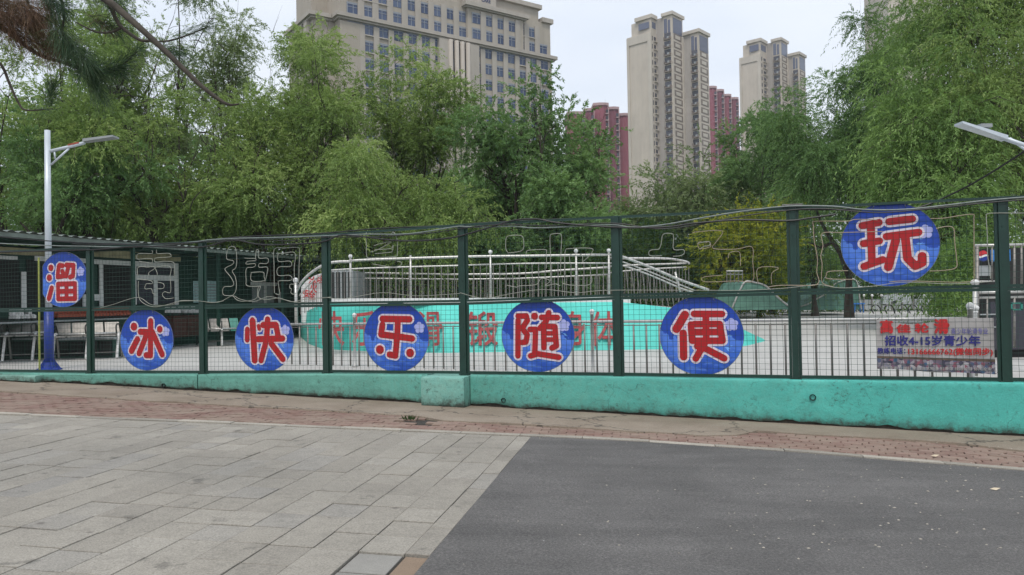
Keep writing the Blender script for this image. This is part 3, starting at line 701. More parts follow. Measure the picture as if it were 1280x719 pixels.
sign(495, 421.5, 40.5, 43.5, [[(-.41, .53), (.43, .51)], [(-.41, .36), (-.46, .08), (.50, -.04)], [(.07, .48), (.05, .1), (-.02, -.53), (-.20, -.50)], D(-.5, -.36, .035), D(.43, -.45, .03)], .092,
     'round blue sign with a red 乐 character, left of the wall pier')
sign(672, 419.5, 45.5, 45.5, [[(-.53, .42), (-.55, -.56)], [(-.53, .54), (-.30, .54), (-.27, .42), (-.42, .2), (-.28, .02), (-.32, -.17), (-.42, -.19)], D(-.07, .53, .02), [(-.20, .17), (-.05, .17), (-.08, -.48)], [(-.20, -.56), (.0, -.50), (.57, -.59)],
     [(.12, .50), (.55, .49)], [(.32, .62), (.24, .38), (.07, .2)], [(.17, .22), (.17, -.33)], [(.17, .25), (.48, .24), (.51, -.28), (.39, -.34)], Wd(-.015, (.17, .06), (.5, .06)), Wd(-.015, (.17, -.11), (.5, -.11))], .078,
     'round blue sign with a red 随 character, right of the wall pier')
sign(876.5, 419.5, 52.5, 49.5, [Wd(.02, (-.38, .53), (-.59, .17)), Wd(.01, (-.43, .06), (-.43, -.54)), [(-.16, .55), (.50, .54)], [(-.24, .28), (-.22, -.11)], [(-.16, .29), (.44, .29), (.50, -.11)], [(-.2, .09), (.46, .09)], [(-.22, -.13), (.50, -.13)],
     [(.12, .50), (.12, -.12), (-.14, -.58)], [(-.10, -.27), (.1, -.33), (.53, -.57)]], .082,
     'large round blue sign with a red 便 character, right of the wall pier')
sign(1112, 305.5, 62, 52.5, [[(-.55, .47), (-.21, .53)], [(-.53, .04), (-.21, .09)], [(-.37, .46), (-.37, -.40)], [(-.53, -.51), (-.15, -.36)], [(.0, .54), (.46, .58)], [(-.06, .19), (.58, .26)], Wd(.01, (.12, .09), (-.04, -.54)), Wd(.01, (.31, .22), (.35, -.34), (.50, -.53), (.64, -.46), (.64, -.30))], .082,
     'largest round blue sign with a red 玩 character, high on the fence')

# ================================================================== BANNER
bx0, _ = FN.hit(1096, 430, .05); bx1, _ = FN.hit(1243, 430, .05)
def BZ(py, px=1170): return FN.hit(px, py, .05)[1]
bz1, bz0 = BZ(398), BZ(467)
bn = thing('banner', 'torn grey white skating class banner tied behind the fence mesh', 'banner', FN.w(bx0, .05, bz0), FN.rz)
BWd, BH = bx1 - bx0, bz1 - bz0
def bu(px): return FN.hit(px, 430, .05)[0] - bx0
def bzz(py, px=1170): return FN.hit(px, py, .05)[1] - bz0
top = []
for px_ in range(1096, 1244, 3):
    dip = 0
    if 1103 < px_ < 1180: t = (px_ - 1103) / 77; dip = math.sin(math.pi * t) ** .8 * 7.0
    top.append((bu(px_), bzz(398 + .0 * px_ + dip, 1170)))
bot = [(BWd, .02), (BWd * .6, -.01), (BWd * .3, .03), (.05, .05)]
b = MB(); nb = len(top)
for j in range(9):
    for i, (u, zt_) in enumerate(top):
        zb_ = .05 - .05 * u / BWd + .01 * math.sin(u * 7); z = zt_ + (zb_ - zt_) * j / 8
        b.v.append((u, .010 * math.sin(u * 9 + j * .5) * .6, z))
for j in range(8):
    for i in range(nb - 1): a = j * nb + i; b.f.append((a + nb, a + nb + 1, a + 1, a))
b.build('banner_sheet', M['banner'], bn, True)
def sag_text(*a, **k_):
    o = text_part(*a, **k_); return o
YB = -.016
for i, (ch, xa, xb, zt_, zb_) in enumerate([('高', 1101, 1116, 400, 416), ('佳', 1121, 1138, 405.5, 415.5), ('轮', 1144, 1161, 404.5, 415.5), ('滑', 1168, 1186, 399.5, 416.5)]):
    text_part('headline_character', ch, M['banner_red'], bn, bu(xa), bu(xb), bzz(zb_), bzz(zt_), YB, .05)
text_part('small_headline', '青少年轮滑专业', M['banner_violet'], bn, bu(1189), bu(1235), bzz(427.8 - 10), bzz(410.5), YB, .02)
text_part('age_line', '招收4-15岁青少年', M['banner_blue'], bn, bu(1106), bu(1225), bzz(432), bzz(419.5), YB, .035)
text_part('phone_caption', '教练电话：', M['banner_blue'], bn, bu(1096.5), bu(1131), bzz(442.5), bzz(435), YB, .04)
text_part('phone_line', '13166666762(微信同步)', M['banner_red'], bn, bu(1135), bu(1240), bzz(445), bzz(435), YB, .035)
b = MB(); b.add([(bu(1096), YB, bzz(461)), (bu(1243), YB, bzz(467)), (bu(1243), YB, bzz(449)), (bu(1096), YB, bzz(445.5))], [(0, 1, 2, 3)]); b.build('photo_strip', M['photo'], bn)
b = MB(); b.add([(bu(1096), YB - .0015, bzz(448)), (bu(1243), YB - .0015, bzz(452)), (bu(1243), YB - .0015, bzz(448.8)), (bu(1096), YB - .0015, bzz(445.3))], [(0, 1, 2, 3)]); b.build('photo_edge', M['photo_edge'], bn)
text_part('photo_caption', '速度轮滑 花样轮滑 自由式轮滑 轮滑球 极限轮滑 休闲轮滑', M['banner'], bn, bu(1100), bu(1238), bzz(462.5), bzz(458.5), YB - .003, .02)
for px_, py_ in ((1097, 399), (1242, 399), (1097, 460), (1242, 466)):
    MB().tube([(bu(px_), -.005, bzz(py_)), (bu(px_), -.06, bzz(py_)), (bu(px_) + .03, -.055, bzz(py_) + .03)], .003, 5).build('tie', M['black'], bn)

# ================================================================== CABLES AND ROPE LIGHTS ON THE FENCE
def smooth(pts, n=5):
    if len(pts) < 3: return pts
    P_ = [Vector(p) for p in pts]; out_ = []
    for i in range(len(P_) - 1):
        p0, p1, p2, p3 = P_[max(i - 1, 0)], P_[i], P_[i + 1], P_[min(i + 2, len(P_) - 1)]
        for k_ in range(n):
            t = k_ / n; out_.append(.5 * ((2 * p1) + (p2 - p0) * t + (2 * p0 - 5 * p1 + 4 * p2 - p3) * t * t + (3 * p1 - p0 - 3 * p2 + p3) * t ** 3))
    return out_ + [P_[-1]]
def on_fence(pts, yo): 
    r_ = []
    for i, (x_, y_) in enumerate(pts): s, z = FN.hit(x_, y_, yo); r_.append((s, yo + .006 * math.sin(i * 1.7), z))
    return r_
def cable(name, label, cat, pts, r, m, yo=-.06, sm=6):
    q = smooth(on_fence(pts, yo), sm); c0 = Vector(q[0]); root_ = MB().tube([Vector(p) - c0 for p in q], r, 6).build(name, m)
    root_.location = FN.w(c0.x, c0.y, c0.z); root_.rotation_euler = (0, 0, FN.rz); props(root_, label, cat); return root_
cable('conduit', 'pale grey conduit sagging along the fence top, left half', 'conduit', [(-30, 303), (60, 307), (110, 308), (160, 309), (205, 306), (247, 302), (262, 300), (300, 298), (345, 297), (405, 295), (460, 293), (500, 293), (530, 290), (560, 285), (575, 283)], .011, M['conduit'])
cable('conduit', 'pale grey conduit sagging along the fence top, right half', 'conduit', [(575, 283), (600, 284), (640, 283), (665, 285), (700, 284), (762, 281), (790, 284), (830, 281), (880, 272), (930, 264), (985, 258), (1040, 258), (1080, 262), (1130, 262), (1180, 257), (1240, 250), (1330, 243)], .011, M['conduit'])
cable('cable', 'thick black cable drooping in loops along the fence top', 'cable', [(-30, 316), (50, 314), (120, 312), (175, 308), (250, 309), (290, 300), (330, 306), (400, 303), (430, 294), (500, 301), (560, 298), (600, 288), (640, 276), (670, 274), (700, 279), (765, 284), (830, 284), (870, 279), (925, 275), (985, 276), (1010, 273), (1045, 268)], .014, M['black'], -.075)
cable('cable', 'black cable lying on the fence top behind the conduit', 'cable', [(-30, 293), (30, 299), (90, 303), (150, 305), (220, 306), (290, 297), (400, 292), (470, 286), (560, 282), (600, 279), (640, 277), (700, 274), (770, 272), (850, 268), (930, 262), (985, 262), (1060, 262), (1140, 263), (1240, 252), (1330, 240)], .012, M['black'], .05)
cable('cable', 'second black cable twisted round the conduit along the fence top', 'cable', [(90, 305), (140, 306), (190, 305), (245, 303), (310, 299), (360, 301), (405, 297), (470, 296), (530, 292), (575, 286), (620, 281), (690, 282), (765, 279), (820, 286), (860, 283), (930, 270), (985, 263), (1030, 261), (1100, 266), (1180, 259), (1240, 253), (1330, 246)], .009, M['black'], -.07)
# the cable that climbs away to the lamp at the right
q = [P(1140, 262, 10.05), P(1165, 254, 10.0), P(1185, 245, 9.9), P(1215, 230, 9.5), P(1250, 209, 9.0), P(1290, 183, 8.4), P(1340, 150, 7.8)]
o = MB().tube([p - q[0] for p in smooth(q)], .012, 6).build('cable', M['black']); o.location = q[0]; props(o, 'black cable climbing steeply from the fence to the upper right', 'cable')
cable('wire', 'thin pale wire strung above the middle rail, left part', 'wire', [(125, 385), (140, 381), (172, 372), (190, 381), (215, 381), (225, 376), (245, 376), (272, 378), (290, 370), (300, 374), (318, 377), (335, 371), (352, 374), (375, 378), (405, 372), (425, 374), (450, 370), (480, 366), (520, 370), (560, 368), (575, 367)], .0045, M['rope'], -.05)
cable('wire', 'thin pale wire strung above the middle rail, right part', 'wire', [(575, 366), (605, 373), (640, 367), (680, 362), (720, 366), (760, 363), (880, 363), (930, 363), (985, 360), (1022, 356), (1050, 360), (1090, 358), (1130, 353), (1190, 355), (1240, 352)], .0045, M['rope'], -.05)
def Z(x0, y0, sc, pts): return [(x0 + a / sc, y0 + b_ / sc) for a, b_ in pts]
def rope(label, strokes, mat='rope', yo=-.045, r=.0055, sm=4):
    allp = [on_fence(s_, yo) for s_ in strokes]; c0 = Vector(allp[0][0]); root_ = None
    b = MB()
    for q in allp: b.tube([Vector(p) - c0 for p in smooth(q, sm)], r, 5)
    o = b.build('rope_light', M[mat]); o.location = FN.w(c0.x, c0.y, c0.z); o.rotation_euler = (0, 0, FN.rz)
    props(o, label, 'rope light', 'bent rope light outlines tied to the fence')
rope('rope light bent into a 宝 like outline above the 冰 sign', [
    Z(120, 300, 7.19, [(503, 92), (503, 122), (440, 122), (378, 128), (370, 172), (440, 168), (500, 168), (510, 195), (490, 210), (385, 190)]),
    Z(120, 300, 7.19, [(545, 88), (545, 120), (600, 122), (662, 122), (672, 150), (600, 158), (535, 165), (535, 198), (620, 192), (690, 200), (705, 225), (702, 330)]),
    Z(120, 300, 7.19, [(375, 320), (378, 245), (470, 245), (520, 240), (545, 285), (550, 320)]),
    Z(120, 300, 7.19, [(665, 330), (668, 240), (560, 240), (520, 265), (490, 280), (470, 300), (480, 320)]),
    Z(120, 300, 7.19, [(375, 350), (470, 362), (505, 375), (505, 395), (450, 395), (440, 440), (500, 440), (512, 480), (535, 490)]),
    Z(120, 300, 7.19, [(555, 380), (605, 395), (605, 435), (545, 440)]),
    Z(120, 300, 7.19, [(668, 340), (668, 470), (620, 465), (598, 490), (620, 525), (660, 528), (705, 520)]),
    Z(120, 300, 7.19, [(380, 370), (382, 510), (430, 570), (520, 602), (610, 590), (700, 565), (760, 550), (880, 548), (960, 552), (1040, 565), (1150, 548)])])
rope('rope light bent into a 清 like outline left of the curved handrail', [
    Z(270, 290, 7.19, [(150, 572), (75, 570), (60, 540), (75, 495), (140, 488), (158, 460), (130, 400), (85, 345), (90, 320), (150, 290), (158, 260), (100, 245), (95, 190), (115, 145), (150, 130), (175, 150), (185, 240), (180, 320), (148, 350), (170, 400), (182, 460), (180, 530), (150, 572)]),
    Z(270, 290, 7.19, [(395, 488), (280, 485), (272, 430), (275, 330), (330, 318), (355, 300), (345, 285), (275, 290), (280, 265), (350, 258), (355, 240), (280, 238), (255, 235)]),
    Z(270, 290, 7.19, [(355, 238), (360, 165), (385, 170), (388, 235), (460, 235), (468, 270), (450, 285), (392, 285), (388, 318), (460, 318), (462, 370), (440, 450)]),
    Z(270, 290, 7.19, [(315, 365), (420, 362), (432, 400), (432, 440), (320, 440), (315, 365)]),
    Z(270, 290, 7.19, [(525, 550), (520, 300), (525, 155), (620, 145), (735, 140), (750, 175), (748, 300), (745, 460)]),
    Z(270, 290, 7.19, [(705, 440), (702, 320), (710, 190), (620, 190), (560, 200), (562, 265), (660, 262), (682, 290), (660, 312), (560, 318), (560, 390), (660, 390), (682, 420), (660, 438), (570, 440), (560, 470), (570, 560), (535, 555)]),
    Z(270, 290, 7.19, [(150, 572), (200, 618), (300, 620), (370, 590), (375, 510), (400, 488), (380, 560), (400, 600), (470, 606), (550, 595), (590, 600), (690, 628), (800, 605), (950, 595), (1035, 585)]),
    Z(270, 290, 7.19, [(705, 470), (665, 472), (665, 505), (680, 515), (672, 545), (690, 560), (720, 555)])])
rope('rope light twisted in a coil above the 乐 sign', [
    Z(400, 270, 6.4, [(370, 130), (370, 300), (385, 335), (450, 335), (600, 325), (618, 300), (618, 190), (590, 130), (570, 150), (580, 165), (610, 150)]),
    Z(400, 270, 6.4, [(430, 240), (470, 225), (530, 212), (570, 208), (500, 250), (450, 275), (405, 290)]),
    Z(400, 270, 6.4, [(440, 270), (560, 262), (585, 235), (580, 280), (560, 292), (440, 302)]),
    Z(400, 270, 6.4, [(620, 365), (650, 372), (640, 400), (570, 408), (480, 395), (420, 385)])])
rope('square loop of rope light above the 随 sign', [Z(600, 270, 6.4, [(220, 290), (205, 260), (210, 180), (240, 158), (320, 156), (345, 180), (350, 250), (330, 280), (270, 292), (220, 296)])])
rope('rope light outline like a tall arch above the 随 sign', [
    Z(600, 270, 6.4, [(370, 300), (385, 275), (520, 270), (532, 300), (530, 420)]),
    Z(600, 270, 6.4, [(565, 520), (562, 300), (560, 170), (580, 145), (640, 143), (652, 180), (648, 300), (645, 470)]),
    Z(600, 270, 6.4, [(215, 555), (290, 570), (320, 560), (450, 550), (490, 500), (560, 520), (520, 560), (600, 545), (640, 560)])])
rope('rope light outline left of the third post from the right', [
    Z(600, 270, 6.4, [(680, 470), (680, 290), (720, 262), (890, 260), (890, 300), (820, 370)]),
    Z(600, 270, 6.4, [(660, 540), (700, 550), (740, 555), (860, 555), (895, 520), (880, 450)]),
    Z(600, 270, 6.4, [(720, 370), (722, 310), (812, 310), (820, 370)])])
rope('rope light bent like a hook above the 便 sign', [
    Z(780, 290, 6.54, [(310, 195), (215, 195), (205, 160), (240, 145), (285, 140), (305, 90), (320, 20), (390, 15), (405, 40), (402, 130), (430, 148), (485, 145), (492, 175), (460, 195), (400, 200)]),
    Z(780, 290, 6.54, [(600, 95), (690, 78), (700, 110), (650, 120), (620, 145)])], 'rope')
rope('faint rope light outline before the yellow bush', [
    Z(740, 200, 4.23, [(530, 385), (580, 378), (690, 376), (660, 430), (640, 468), (760, 472), (845, 460), (850, 540), (850, 640), (760, 640), (600, 645), (590, 620), (690, 610)]),
    Z(740, 200, 4.23, [(600, 440), (620, 432), (625, 460), (570, 470), (560, 440), (580, 430)]),
    Z(740, 200, 4.23, [(720, 520), (730, 490), (780, 488), (785, 560)]),
    Z(740, 200, 4.23, [(878, 650), (878, 572), (985, 570), (950, 600), (950, 655)])], 'rope_warm', r=.0045)
rope('large double rectangle of rope light around the 玩 sign', [
    Z(960, 240, 5.99, [(0, 712), (90, 700), (230, 700), (350, 698), (382, 665), (365, 600), (370, 500), (345, 360), (340, 250), (352, 220), (590, 220), (640, 208), (720, 205), (820, 210)]),
    Z(1120, 240, 7.19, [(310, 240), (440, 235), (560, 215), (690, 202), (700, 240), (702, 400), (700, 560), (700, 760), (690, 800), (560, 812), (300, 805), (60, 800), (-60, 810)])], 'rope_warm')
rope('small rectangle of rope light inside the one around the 玩 sign', [
    Z(960, 240, 5.99, [(490, 712), (420, 690), (400, 650), (405, 540), (395, 480), (412, 400), (405, 310), (540, 305), (700, 300), (860, 296)]),
    Z(1120, 240, 7.19, [(360, 330), (440, 312), (500, 315), (522, 350), (528, 450), (545, 600), (540, 680), (440, 705), (300, 712)]),
    Z(960, 240, 5.99, [(640, 655), (450, 650), (438, 620), (460, 595), (600, 590)])], 'rope_warm')
rope('rope light corner hanging around the rightmost post in view', [
    Z(1120, 240, 7.19, [(850, 780), (845, 700), (822, 560), (820, 400), (812, 230), (822, 198), (900, 190), (1150, 190), (1300, 185)])], 'rope')
# ================================================================== THE RINK
def bw(b, name, m, root, smooth_=False):
    """build a part from world coordinates under an unrotated root"""
    o = root.location; b.v = [(p[0] - o.x, p[1] - o.y, p[2] - o.z) for p in b.v]; return b.build(name, m, root, smooth_)
# near handrail
RF = Frame(-4.09, 15.7, math.atan2(-4.4, 8.92))
def rs(px): return RF.hit(px, 400)[0]
sL, sR = rs(352), rs(1213)
def rz_(s): return 1.175 + .0062 * (s + 0)
hr = thing('steel_handrail', 'low polished steel handrail behind the fence round the rink', 'railing', RF.o, RF.rz)
MB().tube([(sL + (sR - sL) * i / 12, 0, rz_(sL + (sR - sL) * i / 12) - .022) for i in range(13)], .024, 8).build('top_rail', M['steel'], hr, True)
MB().tube([(sL, 0, rz_(sL) - .085), (sR, 0, rz_(sR) - .085)], .010, 6).build('lower_rail', M['steel_dull'], hr, True)
bal = MB().tube([(0, 0, 0), (0, 0, .80)], .016, 8).mesh('baluster', True); bal.materials.append(M['steel_dull'])
s = sL + .05
while s < sR:
    link('baluster', bal, None, hr, loc=(s, 0, RINK_Z + .02), scale=(1, 1, (rz_(s) - .09 - RINK_Z) / .80)); s += .216
for px_, r_ in ((443, .030), (740, .030), (1213, .036)):
    s = rs(px_); h = rz_(s) + .10
    po = MB().lathe((s, 0, 0), [(.05, RINK_Z), (.05, RINK_Z + .03), (r_, RINK_Z + .05), (r_, h), (r_ * 1.2, h), (r_ * 1.2, h + .02)], 12).build('post', M['steel'], hr, True)
    MB().ball((s, 0, h + .05), r_ * 1.45, 12, 8).build('ball_finial', M['white_paint'], po, True)
s = rs(876); b = MB().tube([(s - .03, 0, RINK_Z), (s - .03, 0, RINK_Z + .22)], .012, 6); b.tube([(s + .03, 0, RINK_Z), (s + .03, 0, RINK_Z + .22)], .012, 6)
o = b.build('wheel_stand', M['black']); o.location = RF.w(0, -.15); o.rotation_euler = (0, 0, RF.rz); props(o, 'small black stand on the rink floor below the 便 sign', 'stand')

# ---- teal raised ramp with red lettering
YB_, YT_ = 18.9, 19.9
bot = [(362, 406), (372, 418), (386, 430), (402, 436), (440, 438.5), (560, 441.5), (700, 441.5), (800, 440.5), (850, 439.5), (905, 436), (935, 432), (958, 426)]
top = [(362, 405.5), (371, 397), (384, 388.5), (398, 382.5), (412, 379.5), (560, 379), (700, 378), (775, 377.5), (815, 382), (850, 386), (905, 401), (956, 424.5)]
rp = thing('teal_ramp', 'raised turquoise skating ramp with red brushed characters on its side', 'ramp', P(640, 441, YB_))
rp.location.z = RINK_Z
def dens(l, n=12): 
    out_ = []
    for a, c_ in zip(l[:-1], l[1:]):
        for k_ in range(n): t = k_ / n; out_.append((a[0] + (c_[0] - a[0]) * t, a[1] + (c_[1] - a[1]) * t))
    return out_ + [l[-1]]
bo, to = dens(bot, 6), dens(top, 6); ln = len(bo)
def Yb_(i):
    d = ray(*bo[i]); y = (RINK_Z - EYE.z) / d.z * d.y if d.z < -.01 else 34
    return max(YB_, min(34, y))
b = MB()
for j in range(9):
    t = j / 8
    for i in range(ln):
        e = min(1, i / 12, (ln - 1 - i) / 24); p0 = P(*bo[i], Yb_(i)); p1 = P(*to[i], Yb_(i) + 1.0)
        p = p0.lerp(p1, t); p.y += -.15 * math.sin(math.pi * t) * e; b.v.append(tuple(p))
for j in range(8):
    for i in range(ln - 1): a = j * ln + i; b.f.append((a, a + 1, a + ln + 1, a + ln))
bw(b, 'side_bank', M['teal'], rp, True)
dk = MB()
for i in range(ln):
    p1 = P(*to[i], Yb_(i) + 1.0); p1.z -= .004
    dk.v.append(tuple(p1)); dk.v.append((p1.x + .3, p1.y + (8.0 if 24 < i < 50 else 1.5), p1.z))
for i in range(ln - 1): dk.f.append((2 * i, 2 * i + 2, 2 * i + 3, 2 * i + 1))
bw(dk, 'deck', M['rink'], rp)
ed = MB()
for i in range(24, 44):
    pa, pb = P(*to[i], YT_), P(*to[i + 1], YT_); h = .13
    ed.add([(pa.x, pa.y + .02, pa.z - .01), (pb.x, pb.y + .02, pb.z - .01), (pb.x, pb.y + .02, pb.z + h), (pa.x, pa.y + .02, pa.z + h), (pa.x, pa.y + .3, pa.z + h), (pb.x, pb.y + .3, pb.z + h)], [(0, 1, 2, 3), (3, 2, 5, 4)])
bw(ed, 'deck_edge', M['white_paint'], rp)
def ch(c, x0, x1, y0, y1):
    # lettering painted on the sloping bank: each character leans with it
    p0 = P((x0 + x1) / 2, y1, YB_ + .38); 
    yb = YB_ - .02 + .0; o_ = text_part('painted_character', c, M['char_red'], rp, 0, 1, 0, 1, 0, .012)
    me = o_.data; pa, pb = P(x0, y1, YB_ + .1), P(x1, y0, YB_ + .85)
    for v_ in me.vertices:
        u, t = v_.co.x, v_.co.z; z = pa.z + (pb.z - pa.z) * t; zb = RINK_Z; f = min(1, max(0, (z - .30) / 1.22)); y = (YB_ + 1.0 * f) - .17 * math.sin(math.pi * f) - .05
        v_.co.x = (P(x0 + (x1 - x0) * u, 410, y)).x - rp.location.x; v_.co.y = y - rp.location.y; v_.co.z = z - rp.location.z
for c, x0, x1 in (('快', 398, 430), ('乐', 440, 470), ('轮', 482, 512), ('滑', 522, 552), ('锻', 583, 622), ('炼', 640, 672), ('身', 700, 732), ('体', 738, 775)): ch(c, x0, x1, 389, 432)
# ---- railings on the ramp
def rail_run(root, name, pts, Y, r, m='steel'):
    q = [p if isinstance(p, Vector) else P(p[0], p[1], Y(p[0]) if callable(Y) else Y) for p in pts]; b = MB().tube(smooth(q, 4), r, 8); return bw(b, name, M[m], root, True)
def yl(pts, x): return float(np.interp(x, [a for a, b_ in pts], [b_ for a, b_ in pts]))
r1 = thing('ramp_railing', 'tall steel railing along the front edge of the turquoise ramp', 'railing', P(600, 375, 20.0))
T1 = [(437, 326), (480, 324), (578, 321), (650, 320), (763, 318.5)]; T2 = [(412, 338), (445, 336), (500, 334), (572, 332), (650, 329.5), (763, 329)]
rail_run(r1, 'top_rail', T1, 20.0, .032, 'steel'); rail_run(r1, 'second_rail', T2, 20.0, .02, 'steel')
x_ = 414
while x_ < 764:
    b = MB().tube([P(x_, yl(T2, x_), 20.0), P(x_ + .3, 378, 20.0)], .012, 6); bw(b, 'baluster', M['steel_dull'], r1); x_ += 8.1
for x_ in (438, 513, 613, 720, 761):
    p0, p1 = P(x_ + .5, 379, 20.0), P(x_, yl(T1, x_) - 4, 20.0); b = MB().tube([p0, p1], .030, 8); po = bw(b, 'post', M['steel'], r1, True)
    if x_ != 513: b = MB().ball(p1 + Vector((0, 0, .03)), .055, 10, 6); b.v = [tuple(Vector(v_) - r1.location) for v_ in b.v]; b.build('ball_finial', M['white_paint'], po, True)
r2 = thing('ramp_railing', 'steel railing along the far edge of the turquoise ramp, seen through the front one', 'railing', P(600, 372, 26))
T3 = [(440, 341), (510, 342), (572, 343), (650, 342), (700, 338), (763, 334)]; T4 = [(440, 348), (510, 348.5), (572, 349), (650, 348), (763, 343)]
rail_run(r2, 'top_rail', T3, 26, .035); rail_run(r2, 'second_rail', T4, 26, .026)
x_ = 443
while x_ < 764:
    b = MB().tube([P(x_, yl(T4, x_), 26), P(x_, 376, 26)], .015, 5); bw(b, 'baluster', M['steel_dull'], r2); x_ += 5.1
# left curved end
r3 = thing('curved_handrail', 'curved steel handrail rising at the left end of the turquoise ramp', 'railing', P(371, 405, 19.4))
A1 = [(371, 364), (377, 353), (389, 341), (405, 331), (420, 327.5), (438, 327)]; A2 = [(374, 370), (384, 358), (395, 348), (404, 342), (413, 338.5)]
rail_run(r3, 'top_rail', A1, 19.6, .036); rail_run(r3, 'lower_rail', A2, 19.6, .020)
for x_ in range(376, 412, 5): bw(MB().tube([P(x_, yl(A2, x_), 19.6), P(x_, 393 - (x_ - 376) * .3, 19.6)], .011, 6), 'baluster', M['steel_dull'], r3)
p0, p1 = P(370.5, 405, 19.5), P(369.5, 352, 19.5); po = bw(MB().tube([p0, p1], .045, 8), 'post', M['steel'], r3, True)
b = MB().ball(p1 + Vector((0, 0, .03)), .07, 10, 6); b.v = [tuple(Vector(v_) - r3.location) for v_ in b.v]; b.build('ball_finial', M['white_paint'], po, True)
# right descending end
r4 = thing('sloping_handrail', 'steel handrails with slanting bars coming down the right end of the ramp', 'railing', P(770, 375, 20))
B1 = [(763, 318.5), (775, 320), (815, 335), (850, 350), (886, 362.5)]; B2 = [(763, 329), (785, 334), (815, 345), (850, 360), (868, 366)]
rail_run(r4, 'top_rail', B1, 20.0, .036); rail_run(r4, 'lower_rail', B2, 20.0, .022)
B1b = [(763, 322), (780, 328), (815, 341), (850, 356), (868, 363)]; rail_run(r4, 'middle_rail', B1b, 20.0, .018)
for i, x_ in enumerate(range(768, 866, 7)): bw(MB().tube([P(x_, yl(B2, x_), 20.0), P(x_ + 5, 377 + (x_ - 768) * .14, 20.0)], .012, 6), 'baluster', M['steel_dull'], r4)
bw(MB().tube([P(844, 340, 20), P(852, 372, 20)], .03, 8), 'post', M['steel'], r4, True)
r5 = thing('far_handrail', 'far steel handrail curving behind the right end of the ramp', 'railing', P(820, 372, 27))
C1 = [(763, 323), (800, 323), (835, 323.5), (857, 327), (862, 330)]; C2 = [(763, 333), (800, 331), (835, 330), (858, 329)]; C3 = [(763, 341), (800, 337), (858, 334)]
for c_, r_ in ((C1, .04), (C2, .03), (C3, .025)): rail_run(r5, 'rail', c_, 27, r_)
for x_ in range(765, 862, 4): bw(MB().tube([P(x_, yl(C3, x_), 27), P(x_, 376, 27)], .014, 5), 'baluster', M['steel_dull'], r5)
# red and white board behind the curved handrail
bd = thing('display_board', 'white board with red characters behind the curved handrail', 'sign', P(393, 405, 25.0))
bw(MB().prism([(P(x_, 400, 25.0).x, 25.0 + dy) for x_, dy in ((377, 0), (406, 0), (406, .05), (377, .05))], P(390, 403, 25.0).z, P(390, 358, 25.0).z), 'board', M['white_paint'], bd)
arc = [(377, 358), (382, 352), (392, 345), (406, 340)]; v_ = [P(a, b_, 25.0) for a, b_ in arc] + [P(406, 358, 25.0)]
bw(MB().add([tuple(p) for p in v_] + [(p.x, p.y + .05, p.z) for p in v_], [(0, 4, 3, 2, 1), (5, 6, 7, 8, 9), (0, 1, 6, 5), (1, 2, 7, 6), (2, 3, 8, 7)]), 'board_top', M['white_paint'], bd)
for i, (c, x0, x1, y0, y1) in enumerate([('冰', 386, 396, 346, 356), ('场', 396, 404, 344, 354), ('安', 379, 387, 362, 372), ('全', 386, 394, 364, 374), ('火', 388, 396, 354, 366)][:5]):
    pa, pb = P(x0, y1, 24.9) - bd.location, P(x1, y0, 24.9) - bd.location
    text_part('red_character', c, M['banner_red'], bd, pa.x, pb.x, pa.z, pb.z, pa.y, .03)
# grey cabins behind the ramp, left
for i, (x0, x1, y0, y1, Y, m, lab) in enumerate([(412, 441, 338, 374, 24, 'grey_panel', 'grey metal cabin wall behind the ramp railing at the left')]):
    a, c_ = P(x0, y1, Y), P(x1, y0, Y); rt = thing('metal_cabin', lab, 'cabin', (a.x, Y, RINK_Z))
    bw(MB().box(a.x, c_.x, Y, Y + 3, RINK_Z, c_.z), 'wall', M[m], rt)
    for k_ in range(4): xx = a.x + (c_.x - a.x) * (k_ + .5) / 4; bw(MB().box(xx - .06, xx + .06, Y - .03, Y, c_.z - .95, c_.z - .05), 'window_slot', M['dark'], rt)
# small distant things seen through the railings
for i, (x0, x1, y0, y1, Y, m, lab) in enumerate([(517, 528, 360, 368, 34, 'white_paint', 'small white parked trolley behind the ramp railings'), (553, 566, 365, 371, 34, 'white_paint', 'low white box behind the ramp railings, left of the post'),
                                                 (603, 609, 361, 369, 34, 'white_paint', 'small white cabinet behind the ramp railings, right of the post'), (653, 667, 360, 368, 36, 'pale_cream', 'cream box behind the ramp railings above the 随 sign'), (678, 690, 361, 368, 36, 'pale_cream', 'cream box with dark lid right of the first cream box')]):
    a, c_ = P(x0, y1 + 6, Y), P(x1, y0, Y); rt = thing('storage_box', lab, 'box', (a.x, Y, a.z))
    bw(MB().bbox(a.x, c_.x, Y, Y + .6, a.z, c_.z, .05), 'body', M[m], rt); bw(MB().box(a.x - .03, c_.x + .03, Y - .03, Y + .63, c_.z + .002, c_.z + .07), 'lid', M['grey_panel'], rt)
    for xx in (a.x + .1, c_.x - .1): bw(MB().ball((xx, Y - .01, a.z + .07), .07, 8, 5), 'wheel', M['black'], rt)

